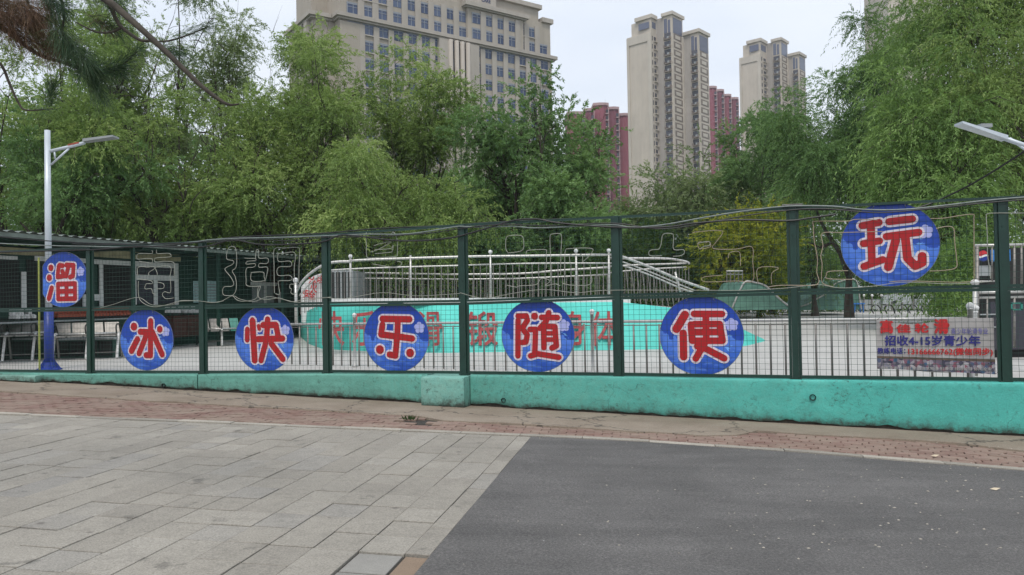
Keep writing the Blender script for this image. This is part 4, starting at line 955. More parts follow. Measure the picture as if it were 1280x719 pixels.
# ---- half pipes, bins, loungers at the far right
def quarter(name, label, prof, Y, dep, m, rail=True):
    a = P(prof[0][0], prof[0][1], Y); rt = thing(name, label, 'ramp', (a.x, Y, RINK_Z)); v_ = [P(q[0], q[1], Y) for q in smooth([(p[0], p[1], 0) for p in prof], 5)]
    fl_ = P(prof[0][0], 388, Y).z; b = MB(); n_ = len(v_)
    b.v = [tuple(p) for p in v_] + [(p.x, Y, min(fl_, p.z - .02)) for p in v_] + [(p.x, Y + dep, p.z) for p in v_]
    for i in range(n_ - 1): b.f.append((n_ + i, n_ + i + 1, i + 1, i)); b.f.append((i, i + 1, 2 * n_ + i + 1, 2 * n_ + i))
    b.add([tuple(v_[0]), (v_[0].x, Y, fl_), (v_[0].x, Y + dep, fl_), (v_[0].x, Y + dep, v_[0].z)], [(0, 1, 2, 3)]); b.add([tuple(v_[-1]), (v_[-1].x, Y, fl_), (v_[-1].x, Y + dep, fl_), (v_[-1].x, Y + dep, v_[-1].z)], [(3, 2, 1, 0)])
    bw(b, 'ramp_body', M[m], rt)
    bw(MB().tube([p + Vector((0, -.03, 0)) for p in v_], .045, 6), 'coping', M['steel'], rt, True); return rt
quarter('quarter_pipe', 'faded green quarter pipe with steel edge, behind the 便 sign', [(915, 385), (925, 362), (932, 352), (942, 353), (956, 357), (968, 368), (985, 382), (1000, 386)], 38, 4, 'ramp_green')
q_ = thing('platform_railing', 'small railed platform above the faded green quarter pipe', 'railing', P(918, 352, 39))
for yy in (339, 343): bw(MB().tube([P(908, yy, 39), P(928.5, yy, 39)], .05 if yy == 339 else .03, 6), 'rail', M['steel'], q_)
for xx in (908.5, 913, 918, 923, 928): bw(MB().tube([P(xx, 339, 39), P(xx, 354, 39)], .03, 5), 'upright', M['steel_dull'], q_)
quarter('quarter_pipe', 'green quarter pipe with pale edge, left of the green bin', [(1000, 383.5), (1010, 380), (1022, 373), (1034, 366), (1040, 358), (1050, 352), (1070, 351), (1075, 385)], 46, 5, 'ramp_green')
bx_ = [((1044, 1053), (368, 388), 50, 'bin_green', 'green wheeled bin at the foot of the green quarter pipe', 'bin', 'wheeled_bin'), ((1055, 1069), (370, 388), 50, 'black', 'black bin heaped with bags beside the green bin', 'bin', 'wheeled_bin')]
for (x0, x1), (y0, y1), Y, m, lab, cat, nm in bx_:
    a, c_ = P(x0, y1, Y), P(x1, y0, Y); rt = thing(nm, lab, cat, (a.x, Y, a.z)); w_ = c_.x - a.x
    bw(MB().add([(a.x + .06, Y, a.z), (c_.x - .06, Y, a.z), (c_.x - .06, Y + .5, a.z), (a.x + .06, Y + .5, a.z), (a.x, Y - .05, c_.z - .12), (c_.x, Y - .05, c_.z - .12), (c_.x, Y + .6, c_.z - .12), (a.x, Y + .6, c_.z - .12)], [(0, 3, 2, 1), (4, 5, 6, 7), (0, 1, 5, 4), (1, 2, 6, 5), (2, 3, 7, 6), (3, 0, 4, 7)]), 'body', M[m], rt)
    bw(MB().bbox(a.x - .03, c_.x + .03, Y - .08, Y + .62, c_.z - .115, c_.z, .05), 'lid', M[m], rt)
a = P(1072, 391, 46); st = thing('plastic_stool', 'bright blue plastic stool near the bins', 'stool', a)
for dx, dy in ((-.2, 0), (.35, 0), (-.2, .4), (.35, .4)): MB().tube([(dx, dy, 0), (dx * .8 + .03, dy, .5)], .045, 6).build('leg', M['blue_plastic'], st)
MB().bbox(-.25, .42, -.08, .5, .5, .58, .03).build('seat', M['blue_plastic'], st); MB().box(-.05, .1, .1, .2, .58, .9).build('handle', M['blue_plastic'], st)
bf = thing('picket_barrier', 'row of grey panels with ball topped posts behind the loungers', 'barrier', P(1070, 388, 52))
for i, x_ in enumerate((1070, 1080, 1090, 1102, 1115, 1128, 1142, 1155, 1168)):
    bw(MB().tube([P(x_, 388, 52), P(x_, 371, 52)], .05, 6), 'post', M['steel_dull'], bf); b = MB().ball(P(x_, 369.5, 52), .10, 8, 5); bw(b, 'ball_finial', M['white_paint'], bf, True)
a, c_ = P(1070, 387, 52), P(1170, 373, 52); bw(MB().box(a.x, c_.x, 52.05, 52.1, min(a.z, c_.z), c_.z), 'panel', M['grey_panel'], bf)
for i, (x_, lab) in enumerate([(1092, 'folding lounger at the left of the row before the picket barrier'), (1109, 'folding lounger in the middle of the row with a raised back'), (1138, 'wide folding lounger with a tilted panel at the right of the row')]):
    Y = 44; a = P(x_, 392, Y); s_ = 1.0; lg = thing('lounger', lab, 'lounger', a, 0, 'loungers at the far side of the rink')
    for xx in (0, .75): MB().tube(smooth([(xx, 0, 0), (xx - .12, 0, .3), (xx + .1, 0, .5), (xx + .35, 0, .35), (xx + .45, 0, 0)]), .03, 6).build('curved_leg', M['black'], lg)
    MB().add([(-.1, -.1, .5), (.9, -.1, .42), (.9, .5, .42), (-.1, .5, .5), (-.1, -.1, .54), (.9, -.1, .46), (.9, .5, .46), (-.1, .5, .54)], [(0, 3, 2, 1), (4, 5, 6, 7), (0, 1, 5, 4), (1, 2, 6, 5), (2, 3, 7, 6), (3, 0, 4, 7)]).build('seat', M['steel_dull'], lg)
    MB().add([(.5, -.1, .55), (1.3, -.1, .75), (1.3, .5, .75), (.5, .5, .55), (.75, .3, 1.05), (1.55, .3, 1.1), (1.55, .36, 1.1), (.75, .36, 1.05)], [(0, 1, 5, 4), (3, 7, 6, 2), (0, 4, 7, 3), (1, 2, 6, 5)]).build('backrest', M['grey_panel'], lg)

# ---- steel gate and drinks fridge at the right
gt = thing('steel_gate', 'stainless steel pipe gate behind the rightmost post, with a row of upright bars', 'gate', P(1223, 450, 12.3))
GY = 12.3
for y0, x0, x1, r_ in ((307, 1219, 1300, .022), (366, 1222, 1300, .022), (372.5, 1222, 1300, .018), (352, 1219, 1244, .012)): bw(MB().tube([P(x0, y0, GY), P(x1, y0 - (x1 - x0) * .02, GY)], r_, 8), 'rail', M['steel'], gt, True)
for x_, y0, y1, r_ in ((1221.5, 307, 460, .028), (1234, 372, 440, .014), (1240, 307, 352, .014), (1268, 305, 366, .018), (1277, 305, 366, .018), (1268, 371, 435, .018), (1285, 305, 460, .03)): bw(MB().tube([P(x_, y0, GY), P(x_, y1, GY)], r_, 8), 'upright_bar', M['steel_dull'], gt, True)
for py_ in (352, 384): b = MB().ball(P(1218.5, py_ + 1, 11.6), .06, 12, 8, .75); b.ball(P(1218.5, py_ + 6, 11.6), .045, 12, 6, .6); bw(b, 'ball_finial', M['white_paint'], gt, True)
bw(MB().tube([P(1218.5, 352, 11.6), P(1219.5, 470, 11.6)], .032, 8), 'upright_bar', M['steel'], gt, True)
b = MB()
for (x0, x1, y0, y1) in ((1263, 1278, 378, 380), (1263, 1278, 386, 388), (1263, 1265, 378, 388), (1276, 1278, 378, 388)):
    a, c_ = P(x0, y1, GY - .05), P(x1, y0, GY - .05); b.box(a.x, c_.x, GY - .06, GY - .03, a.z, c_.z)
bw(b, 'lock_frame', M['teal_box'], gt)
fr = thing('drinks_fridge', 'dark drinks fridge with a blue cola panel behind the steel gate', 'fridge', P(1260, 455, 15))
a, c_ = P(1223, 440, 15.35), P(1330, 309, 15); bw(MB().box(a.x, c_.x, 15, 15.35, RINK_Z, c_.z), 'cabinet', M['dark'], fr)
a, c_ = P(1224.5, 328, 15.3), P(1263, 312, 14.9); bw(MB().box(a.x, c_.x, 14.9, 14.95, a.z, c_.z), 'cola_panel', M['cola_blue'], fr)
a, c_ = P(1224, 436, 15.3), P(1330, 376, 14.9); bw(MB().box(a.x, c_.x, 14.9, 14.98, a.z, c_.z), 'glass_door', M['glass2'], fr)
for (x0, x1, y0, y1) in ((1223, 1240, 332, 345), (1226, 1262, 392, 394), (1226, 1262, 408, 410)):
    a, c_ = P(x0, y1, 14.86), P(x1, y0, 14.86); bw(MB().box(a.x, c_.x, 14.86, 14.89, a.z, c_.z), 'shelf_front', M['grey_panel'], fr)
ctr, R_ = P(1229, 320, 14.87), .105
for nm, m, f0, f1 in (('emblem_red', 'cola_red', .12, 1), ('emblem_white', 'white_paint', -.22, .14), ('emblem_blue', 'cola_dark', -1, -.24)):
    b = MB(); L_, U_ = [], []
    for k_ in range(13):
        x = -1 + 2 * k_ / 12; h = math.sqrt(max(0, 1 - x * x)); wv = .16 * math.sin(x * 2.6)
        lo = max(-h, min(h, f0 + wv)) if f0 > -1 else -h; hi = max(-h, min(h, f1 + wv)) if f1 < 1 else h
        L_.append((ctr.x + x * R_, 14.868, ctr.z + lo * R_)); U_.append((ctr.x + x * R_, 14.868, ctr.z + hi * R_))
    b.add(L_ + U_, [(k_, k_ + 1, 14 + k_, 13 + k_) for k_ in range(12)]); bw(b, nm, M[m], fr)

# ---- green shed with corrugated roof at the left
SF = Frame(*P(0, 300, 16.8).to_2d(), 0); a, c_ = P(0, 300, 16.8), P(405, 300, 29.4)
SF = Frame(a.x, a.y, math.atan2(c_.y - a.y, c_.x - a.x))
eave = 1.6 + 97 / 960 * 16.8
sh = thing('green_shed', 'long dark green shed with corrugated grey roof at the left of the rink', 'shed', SF.o, SF.rz)
def Sx(px, py=350, yo=0.0): return SF.hit(px, py, yo)
x0_, x1_ = -1.1, Sx(432, 322)[0]
zr = lambda s: eave
b = MB(); nx = int((x1_ - x0_) / .07)
for j, (yy, zz) in enumerate(((0, 0), (.05, .006), (2.4, .05), (5.2, .30))):
    for i in range(nx + 1):
        s = x0_ + (x1_ - x0_) * i / nx; b.v.append((s, yy, eave + zz + .028 * math.cos(2 * math.pi * s / .28)))
for j in range(3):
    for i in range(nx): a = j * (nx + 1) + i; b.f.append((a, a + 1, a + nx + 2, a + nx + 1))
props(b.build('roof_sheet', M['roof'], sh, True))
MB().box(x0_, x1_, .03, .08, eave - .13, eave - .035).build('eave_board', M['roof'], sh)
for k_ in range(3): MB().box(x0_, x1_, .75 + k_ * .42, .80 + k_ * .42, eave - .13, eave - .06).build('purlin', M['shed_green'], sh)
for s in np.arange(x0_ + .5, x1_, 1.6): MB().box(s, s + .06, .09, 2.0, eave - .19, eave - .132).build('rafter', M['shed_green'], sh)
WY = 2.0
MB().box(x0_, x1_, WY, WY + 3.0, RINK_Z, eave - .14).build('wall', M['shed_green'], sh)
for s in np.arange(x0_ + 5.0, x1_ - .2, 3.4): MB().box(s - .04, s + .04, .10, .18, RINK_Z, eave - .132).build('roof_post', M['shed_green'], sh)
def wrect(nm, m, x0, x1, y0, y1, yo=-.04, dep=.03, parent=None):
    a0, z0 = SF.hit(x0, y1, WY + yo); a1, z1 = SF.hit(x1, y0, WY + yo); return MB().box(min(a0, a1), max(a0, a1), WY + yo, WY + yo + dep, min(z0, z1), max(z0, z1)).build(nm, M[m], sh)
wrect('cream_strip', 'pale_cream', -5, 56, 312, 317); wrect('cream_strip', 'pale_cream', 118, 226, 317, 321)  # flat pale yellow strips below the roof edge
wrect('window_opening', 'dark', -8, 24, 326, 386); wrect('window_opening', 'dark', 34, 110, 328, 386); wrect('window_opening', 'dark', 130, 166, 332, 386)
wrect('window_bar', 'white_paint', -8, 22, 320.5, 323.5, -.08); wrect('window_bar', 'white_paint', 44, 110, 323.5, 326, -.08); wrect('window_bar', 'white_paint', 117, 168, 327, 330, -.08)
wrect('window_bar', 'white_paint', 27.5, 33, 340, 386, -.09); wrect('window_bar', 'white_paint', 125, 129, 328, 386, -.09); wrect('window_bar', 'white_paint', 104, 125, 368, 376, -.07); wrect('window_bar', 'white_paint', 104, 107.5, 368, 386, -.09)
wrect('window_pane', 'glass2', 168, 222, 332, 380, -.05)
for r_ in ((166.5, 170.5, 331, 381), (219, 223, 332, 381), (193, 197, 345, 381), (166.5, 223, 329.5, 333), (168, 222, 345, 350)): wrect('window_frame', 'white_paint', *r_, -.10 - .01 * random.random())
wrect('window_pane', 'grey_panel', 316, 349, 356, 379, -.05)
for r_ in ((331, 333.5, 357, 379), (348.5, 351, 355, 379), (314, 351, 353.5, 357)): wrect('window_frame', 'white_paint', *r_, -.10 - .01 * random.random())
for (x0, x1) in ((242, 249), (258.5, 272)): 
    o = wrect('poster', 'poster', x0, x1, 351.5, 378.5, -.04, .012)
    for k_ in range(6): wrect('poster_line', 'grey_panel', x0 + 1, x1 - 1.5, 355 + k_ * 3.6, 356.3 + k_ * 3.6, -.046, .004)
wrect('lower_panel', 'grey_panel', 80, 148, 402, 420, -.06); wrect('lower_panel', 'dark', -10, 80, 396, 450, -.055)
wrect('wall_stripe', 'shed_green', 225, 420, 395, 398, -.03)
# skate rental counter
def SP(px, py, yo): s, z = SF.hit(px, py, yo); return SF.w(s, yo, z)
ct = thing('skate_counter', 'long dark counter with a rail in front of the green shed', 'counter', SP(110, 400, 1.2))
ct.location.z = RINK_Z; cl = lambda s, y, z: SF.w(s, y, z) - ct.location
s0, s1 = SF.hit(62, 400, 1.2)[0], SF.hit(166, 400, 1.2)[0]; zc = SF.hit(110, 399, 1.2)[1]
def sbox(b, s0, s1, y0, y1, z0, z1): 
    v_ = [SF.w(a_, c_, d_) for d_ in (z0, z1) for a_, c_ in ((s0, y0), (s1, y0), (s1, y1), (s0, y1))]; return b.add(v_, [(0, 3, 2, 1), (4, 5, 6, 7), (0, 1, 5, 4), (1, 2, 6, 5), (2, 3, 7, 6), (3, 0, 4, 7)])
bw(sbox(MB(), s0 - 3, s1, 1.15, 1.6, zc - .04, zc), 'counter_top', M['grey_panel'], ct)
for s in np.linspace(s0, s1, 4): bw(sbox(MB(), s - .03, s + .03, 1.25, 1.31, RINK_Z, zc - .041), 'leg', M['black'], ct)
bw(MB().tube([SF.w(s0 + 1.4, 1.2, zc - .05), SF.w(s0 + .6, 1.2, zc - .45)], .02, 6), 'brace', M['black'], ct)
# roller skates standing in a row on the counter
def skate(root_loc, rz, m, label):
    r_ = thing('roller_skate', label, 'skate', root_loc, rz, 'roller skates lined up on the counter')
    MB().bbox(-.05, .05, -.13, .12, .07, .17, .03).build('boot', M[m], r_); MB().bbox(-.045, .045, -.0, .12, .165, .30, .02).build('cuff', M[m], r_)
    for yy in (-.09, .08): MB().tube([(-.055, yy, .035), (.055, yy, .035)], .035, 8).build('wheels', M['black'], r_)
    return r_
ncount = 22
xs = np.linspace(70, 160, ncount)
for i, x_ in enumerate(xs):
    s, _ = SF.hit(x_, 399, 1.35)
    skate(SF.w(s, 1.35, zc + .001), SF.rz, 'skate', 'orange brown roller skate in the row on the shed counter')
for i, x_ in enumerate((18, 24, 30, 38, 212, 220, 228, 236, 244)):
    left = x_ < 100; yo_ = 1.3; s, _ = SF.hit(x_, 399, yo_); zz = zc if left else SF.hit(x_, 394, yo_)[1]
    skate(SF.w(s, yo_, zz + .001), SF.rz + .4 * (i % 3), 'boot_white', 'white roller boot at the left end of the counter' if left else 'white roller boot heaped on the red brown cabinet')
# red brown cabinet
s0, s1 = SF.hit(217, 420, 1.1)[0], SF.hit(250, 420, 1.1)[0]; z1 = SF.hit(232, 394.5, 1.1)[1]; z0 = SF.hit(232, 421, 1.1)[1]
cb = thing('wooden_cabinet', 'red brown wooden cabinet against the green shed', 'cabinet', SF.w(s0, 1.1, z0 - .25))
bw(sbox(MB(), s0, s1, 1.1, 1.6, z0, z1 - .03), 'carcass', M['cabinet'], cb); bw(sbox(MB(), s0 - .04, s1 + .04, 1.05, 1.62, z1 - .029, z1), 'top', M['cabinet'], cb)
for k_ in range(2): u = s0 + (s1 - s0) * (k_ / 2 + .02); bw(sbox(MB(), u, u + (s1 - s0) * .46, 1.08, 1.099, z0 + .04, z1 - .08), 'door', M['cabinet'], cb)
for s in (s0 + .05, s1 - .05): bw(sbox(MB(), s - .03, s + .03, 1.15, 1.2, RINK_Z, z0), 'leg', M['black'], cb)
# steel waiting benches
def bench(px0, px1, Y, n_, beam_y, top_y, foot_y, label, green=False):
    a, c_ = P(px0, beam_y, Y), P(px1, beam_y, Y + .4); zb = a.z; zt = P(px0, top_y, Y).z; zf = RINK_Z
    r_ = thing('waiting_bench', label, 'bench', (a.x, a.y, zf), math.atan2(c_.y - a.y, c_.x - a.x)); Lb = (c_ - a).length; r_.location.z = zf
    zb -= zf; zt -= zf
    MB().tube([(0, 0, zb), (Lb, 0, zb)], .03, 8).build('beam', M['steel'], r_, True)
    w_ = Lb / n_
    for k_ in range(n_):
        u0, u1 = w_ * k_ + .02, w_ * (k_ + 1) - .02; m = M['teal_box'] if (green and k_ == n_ - 1) else M['steel_dull']
        MB().add([(u0, .05, zb + .02), (u1, .05, zb + .02), (u1 - .05, .22, zt), (u0 - .05, .22, zt), (u0, .08, zb + .02), (u1, .08, zb + .02), (u1 - .05, .25, zt), (u0 - .05, .25, zt)], [(0, 1, 2, 3), (5, 4, 7, 6), (3, 2, 6, 7), (0, 3, 7, 4), (1, 5, 6, 2)]).build('backrest', m, r_)
        MB().bbox(u0, u1, -.42, .04, zb - .06, zb - .03, .01).build('seat', m, r_)
    for k_ in range(n_ // 2 + 1):
        u = min(Lb, w_ * 2 * k_ + .05)
        MB().tube(smooth([(u, 0, zb), (u, -.16, zb - .02), (u, -.30, zb * .45), (u, -.38, .02)]), .032, 8).build('leg', M['boot_white'], r_, True)
        MB().tube(smooth([(u, 0, zb), (u, .1, zb * .5), (u, .18, .02)]), .026, 8).build('leg', M['steel_dull'], r_, True)
        MB().tube(smooth([(u, -.4, zb + .02), (u, -.42, zb + .2), (u, -.1, zb + .22), (u, .06, zb + .02)]), .018, 6).build('armrest', M['black'], r_, True)
    MB().tube([(0, -.1, .16), (Lb, -.1, .16)], .012, 6).build('foot_rail', M['steel_dull'], r_, True)
bench(-30, 62, 18.3, 5, 418, 405.5, 456, 'long steel waiting bench behind the blue lamp post, far left')
bench(68, 150, 18.6, 4, 418.5, 404.5, 456, 'steel waiting bench between the blue lamp post and the 冰 sign')
bench(250, 300, 23.5, 4, 412, 399, 430, 'steel waiting bench with one green seat beside the red brown cabinet', True)

# low dark storage cabinets behind the benches
for (x0, x1, lab) in ((-20, 55, 'low dark storage cabinet behind the long bench, far left'), (70, 146, 'low dark storage cabinet behind the bench beside the blue lamp post')):
    a, c_ = P(x0, 452, 19.2), P(x1, 424, 19.4); rt = thing('storage_cabinet', lab, 'cabinet', (a.x, 19.2, RINK_Z)); n_ = 4; w_ = (c_.x - a.x) / n_
    bw(MB().box(a.x, c_.x, 19.2, 19.7, RINK_Z, c_.z), 'carcass', M['shed_green'], rt); bw(MB().box(a.x - .03, c_.x + .03, 19.15, 19.75, c_.z + .002, c_.z + .04), 'top', M['grey_panel'], rt)
    for k_ in range(n_): bw(MB().box(a.x + w_ * k_ + .02, a.x + w_ * (k_ + 1) - .02, 19.17, 19.199, RINK_Z + .06, c_.z - .04), 'door', M['dark'], rt)
# ---- lamp posts
lm = thing('lamp_post', 'white lamp post with a blue lower shaft and one solar arm', 'lamp post', P(61.5, 463, 15.8))
LZ = RINK_Z; lm.location.z = LZ; pt = lambda px, py: P(px, py, 15.8) - lm.location
zt_ = pt(59.5, 163).z; zc_ = pt(61, 388).z; dx_ = pt(59, 165).x
MB().tube([(0, 0, .1), (0, 0, zc_)], .09, 16).build('lower_shaft', M['pole_blue'], lm, True)
MB().tube([(0, 0, zc_ + .002), (0, 0, zt_)], [.066, .055], 16).build('upper_shaft', M['pole_white'], lm, True)
MB().lathe((0, 0, 0), [(.24, -.02), (.24, .02), (.12, .05), (.10, .16)], 16).build('base_plate', M['pole_blue'], lm)
for k_ in range(4): a = math.pi / 4 + k_ * math.pi / 2; MB().add([(math.cos(a) * .09, math.sin(a) * .09, .02), (math.cos(a) * .22, math.sin(a) * .22, .02), (math.cos(a) * .09, math.sin(a) * .09, .22), (math.cos(a + .1) * .09, math.sin(a + .1) * .09, .02), (math.cos(a + .06) * .22, math.sin(a + .06) * .22, .02), (math.cos(a + .1) * .09, math.sin(a + .1) * .09, .22)], [(0, 1, 2), (3, 5, 4), (1, 4, 5, 2)]).build('gusset', M['pole_blue'], lm)
A0, A1, A2_, A3 = pt(63, 189), pt(106, 178.5), pt(145, 172), pt(76, 184.5)
MB().tube([A0, pt(85, 184), A1], .035, 8).build('arm', M['pole_white'], lm, True); MB().tube([pt(64, 206), pt(86, 186)], .022, 8).build('brace', M['pole_white'], lm, True)
MB().tube([pt(68, 189), pt(69, 199)], .018, 6).build('brace', M['pole_white'], lm, True)
hd = MB(); p, q_ = pt(106, 178), pt(145, 172.5); w_ = .13
hd.add([p + Vector((0, -w_ * .7, 0)), q_ + Vector((0, -w_, 0)), q_ + Vector((0, w_, 0)), p + Vector((0, w_ * .7, 0)), p + Vector((0, -w_ * .7, .06)), q_ + Vector((0, -w_, .035)), q_ + Vector((0, w_, .035)), p + Vector((0, w_ * .7, .06))], [(0, 3, 2, 1), (4, 5, 6, 7), (0, 1, 5, 4), (1, 2, 6, 5), (2, 3, 7, 6), (3, 0, 4, 7)]).build('lamp_head', M['grey_panel'], lm)
MB().add([pt(86, 183) + Vector((0, -.04, .005)), pt(100, 180) + Vector((0, -.04, .005)), pt(100, 178) + Vector((0, -.04, .005)), pt(86, 181) + Vector((0, -.04, .005))], [(0, 1, 2, 3)]).build('orange_label', M['skate'], lm)
yp = thing('yellow_pole', 'thin yellow green pole standing left of the blue lamp post', 'pole', P(49.5, 463, 15.2))
yp.location.z = RINK_Z; MB().tube([(0, 0, 0), (0, 0, P(49, 322, 15.2).z - RINK_Z)], .018, 8).build('shaft', simple('yellow_green_paint', (.33, .36, .08, 1), .5), yp); MB().lathe((0, 0, 0), [(.12, 0), (.12, .03), (.03, .05)], 12).build('foot', M['black'], yp)
rl = thing('lamp_post', 'white street lamp arm reaching in from the right edge', 'lamp post', P(1345, 470, 12.5)); rl.location.z = RINK_Z
pt = lambda px, py: P(px, py, 12.5) - rl.location
MB().tube([(0, 0, 0), (0, 0, pt(1345, 190).z)], [.08, .055], 14).build('shaft', M['pole_white'], rl, True)
MB().tube([pt(1345, 203), pt(1290, 185), pt(1252, 172)], .040, 8).build('arm', M['pole_white'], rl, True); MB().tube([pt(1262, 173), pt(1300, 200), pt(1345, 232)], .024, 8).build('brace', M['pole_white'], rl, True)
p, q_ = pt(1256, 173.5), pt(1198, 155); hd = MB()
hd.add([p + Vector((0, -.09, -.03)), q_ + Vector((0, -.12, -.015)), q_ + Vector((0, .12, -.015)), p + Vector((0, .09, -.03)), p + Vector((0, -.09, .04)), q_ + Vector((0, -.12, .02)), q_ + Vector((0, .12, .02)), p + Vector((0, .09, .04))], [(0, 3, 2, 1), (4, 5, 6, 7), (0, 1, 5, 4), (1, 2, 6, 5), (2, 3, 7, 6), (3, 0, 4, 7)]).build('lamp_head', M['pole_white'], rl)
MB().box(*sorted((pt(1222, 161).x, pt(1236, 161).x)), -.10, .10, pt(1229, 163).z + .03, pt(1229, 163).z + .09).build('sensor_box', M['grey_panel'], rl)
for (x_, lab) in ((847.5, 'small white lantern on a dark pole before the trees, left one'), (863, 'small white lantern on a dark pole before the trees, right one')):
    Y = 48; g_ = P(x_, 392, Y); l_ = thing('lantern', lab, 'lantern', (g_.x, Y, RINK_Z), 0, 'pair of park lanterns'); h = P(x_, 309, Y).z - RINK_Z
    MB().tube([(0, 0, 0), (0, 0, h)], [.07, .04], 8).build('pole', M['black'], l_); MB().lathe((0, 0, h), [(.08, 0), (.24, .42), (.22, .46)], 8).build('glass', M['white_paint'], l_); MB().lathe((0, 0, h + .46), [(.30, 0), (.12, .18), (.02, .38)], 8).build('cap', M['grey_panel'], l_)
# ================================================================== BUILDINGS
def polywalls(b, pts, z0, z1): return b.prism(pts, z0, z1)
OF_ang = math.radians(34.8)
a = P(427.6, 300, 154.8)
OF = Frame(a.x, a.y, OF_ang)
of = thing('office_building', 'large beige stone office block with rows of blue windows', 'building', (OF.o.x, OF.o.y, 0), OF.rz)
def ox(px, py=60, yo=0): return OF.hit(px, py, yo)[0]
def oz(px, py, yo=0): return OF.hit(px, py, yo)[1]
xa, xb = 0.0, ox(689)
LW = 14.0
for _k in range(40, 600):
    _w = OF.w(-4.5, _k * .1); _d = _w - EYE
    if 640 + FPX * _d.dot(RT) / _d.dot(FW) < 368: LW = _k * .1; break
xc = ox(583.5); zbandT, zbandB = oz(595, 52), oz(595, 58.5)
zt_main = oz(583, 5); z_low = oz(684, 29); z_attic = oz(676, 18)
MB().box(xa, xb, 0, LW - .3, 0, zbandB).build('lower_wall', M['office'], of)
MB().box(xa, xb, .3, LW - .5, zbandB - .01, z_low).build('upper_wall', M['office'], of)
MB().box(-.5, xb + .5, -.7, LW, zbandB, zbandT - .8).build('band', M['office_band'], of)
MB().box(-1.0, xb + 1.0, -1.2, LW, zbandT - .79, zbandT).build('cornice', M['office_band'], of)
x676, x652 = ox(675.5), ox(653)
MB().box(-1, x676, .6, LW - 1, z_low - .02, z_attic + 1.2).build('attic_wall', M['office'], of)
MB().box(-1.6, x676 + .6, -.2, LW - .6, z_attic + 1.2, z_attic + 2.2).build('roof_cornice', M['office_band'], of)
MB().box(x676 + .61, xb + .6, -.3, LW, z_low + .01, z_low + 1.1).build('roof_cornice', M['office_band'], of)
zm0, zm1 = oz(583, 10.5), oz(583, 4)
MB().box(xc, x652, -.5, .3, zbandT + .01, zm0).build('centre_wall', M['office'], of)
MB().box(xc - .6, x652 + .6, -1.1, .3, zm0 + .01, zm1 - .9).build('centre_band', M['office_band'], of)
MB().box(xc - 1.1, x652 + 1.1, -1.6, .3, zm1 - .89, zm1).build('centre_cornice', M['office_band'], of)
xs0, xs1 = ox(578, 2), ox(619, 2)
MB().box(xs0, xs1, -.3, 6, zm1 - .5, zm1 + 7.5).build('sign_parapet', M['office_band'], of)
text_part('sign_lettering', 'CARE', simple('dark_blue_letters', (.02, .03, .10, 1), .5), of, ox(601, 2), ox(612, 2), oz(606, 3.6), oz(606, -1.5), -.36, .03)
# windows: one shared mesh, each opening its own part
FLO = (oz(595, 64.8) - oz(595, 104.4)) / 2
wz = [oz(595, 25), oz(595, 44)] + [oz(595, 64.8) - FLO * k_ for k_ in range(13)]
ww = (ox(601) - ox(589.5)) * .62 / 2
hw_, hh_ = 1.05, 1.05
arch = MB().yprism([(-1.05, -1.05), (1.05, -1.05), (1.05, .75), (.7, 1.1), (0, 1.3), (-.7, 1.1), (-1.05, .75)], 0, .05).mesh('window'); arch.materials.append(M['glass'])
rect = MB().yprism([(-1.05, -1.05), (1.05, -1.05), (1.05, 1.05), (-1.05, 1.05)], 0, .05).mesh('window'); rect.materials.append(M['glass'])
fb = MB()
for (x0, x1, z0, z1) in ((-1.15, 1.15, .95, 1.35), (-1.15, -.98, -1.05, .95), (-.05, .05, -1.0, .95), (-1.0, 1.0, .35, .45)): fb.box(x0, x1, -.08, .02, z0, z1)
frm = fb.mesh('window_frame'); frm.materials.append(M['frame'])
sill = MB().box(-1.5, 1.5, -.35, 0, -1.32, -1.08).mesh('sill'); sill.materials.append(M['office_band'])
wallx = [441.4, 460.2, 477.4, 497, 513.9, 530.4, 546.5, 563.3, 577.8, 594.8, 609.4, 623.4, 637.5, 652.3, 664.5, 678.6]
wx = [ox(x_ + (1.2 if x_ < 550 else .4)) for x_ in wallx]
for wi, s in enumerate(wx):
    for r_, z in enumerate(wz):
        px_ = wallx[wi]
        if r_ == 0 and (px_ > 670): continue
        if 556 < px_ < 588 and r_ >= 2: continue
        yo = -.5 if (592 < px_ < 650 and r_ < 2) else (.3 if r_ < 2 else 0)
        o = link('window', arch if (r_ == 0 and 480 < px_ < 645) else rect, None, of, loc=(s, yo - .06, z), scale=(1.22, 1, 1.0))
        if r_ < 9: link('window_frame', frm, None, o)
        if px_ > 645 or px_ < 480: link('sill', sill, None, of, loc=(s, yo, z))
# pilasters between the windows
mids = [-.0 + 2.0] + [(wx[i] + wx[i + 1]) / 2 for i in range(len(wx) - 1)]
pil = MB().box(-.62, .62, -.4, 0, 3, zbandB - .4).mesh('pilaster'); pil.materials.append(M['office_band'])
for i, m_ in enumerate(mids):
    if i in (0,): continue
    if 556 < wallx[i - 1] < 588: continue
    link('pilaster', pil, None, of, loc=(m_, 0, 0))
pil2 = MB().box(-.7, .7, -.3, 0, zbandT + .01, zm0 - .3).mesh('pilaster'); pil2.materials.append(M['office_band'])
for i, m_ in enumerate(mids):
    if i > 0: link('pilaster', pil2, None, of, loc=(m_, -.5 if 592 < wallx[i - 1] < 640 else .3, 0))
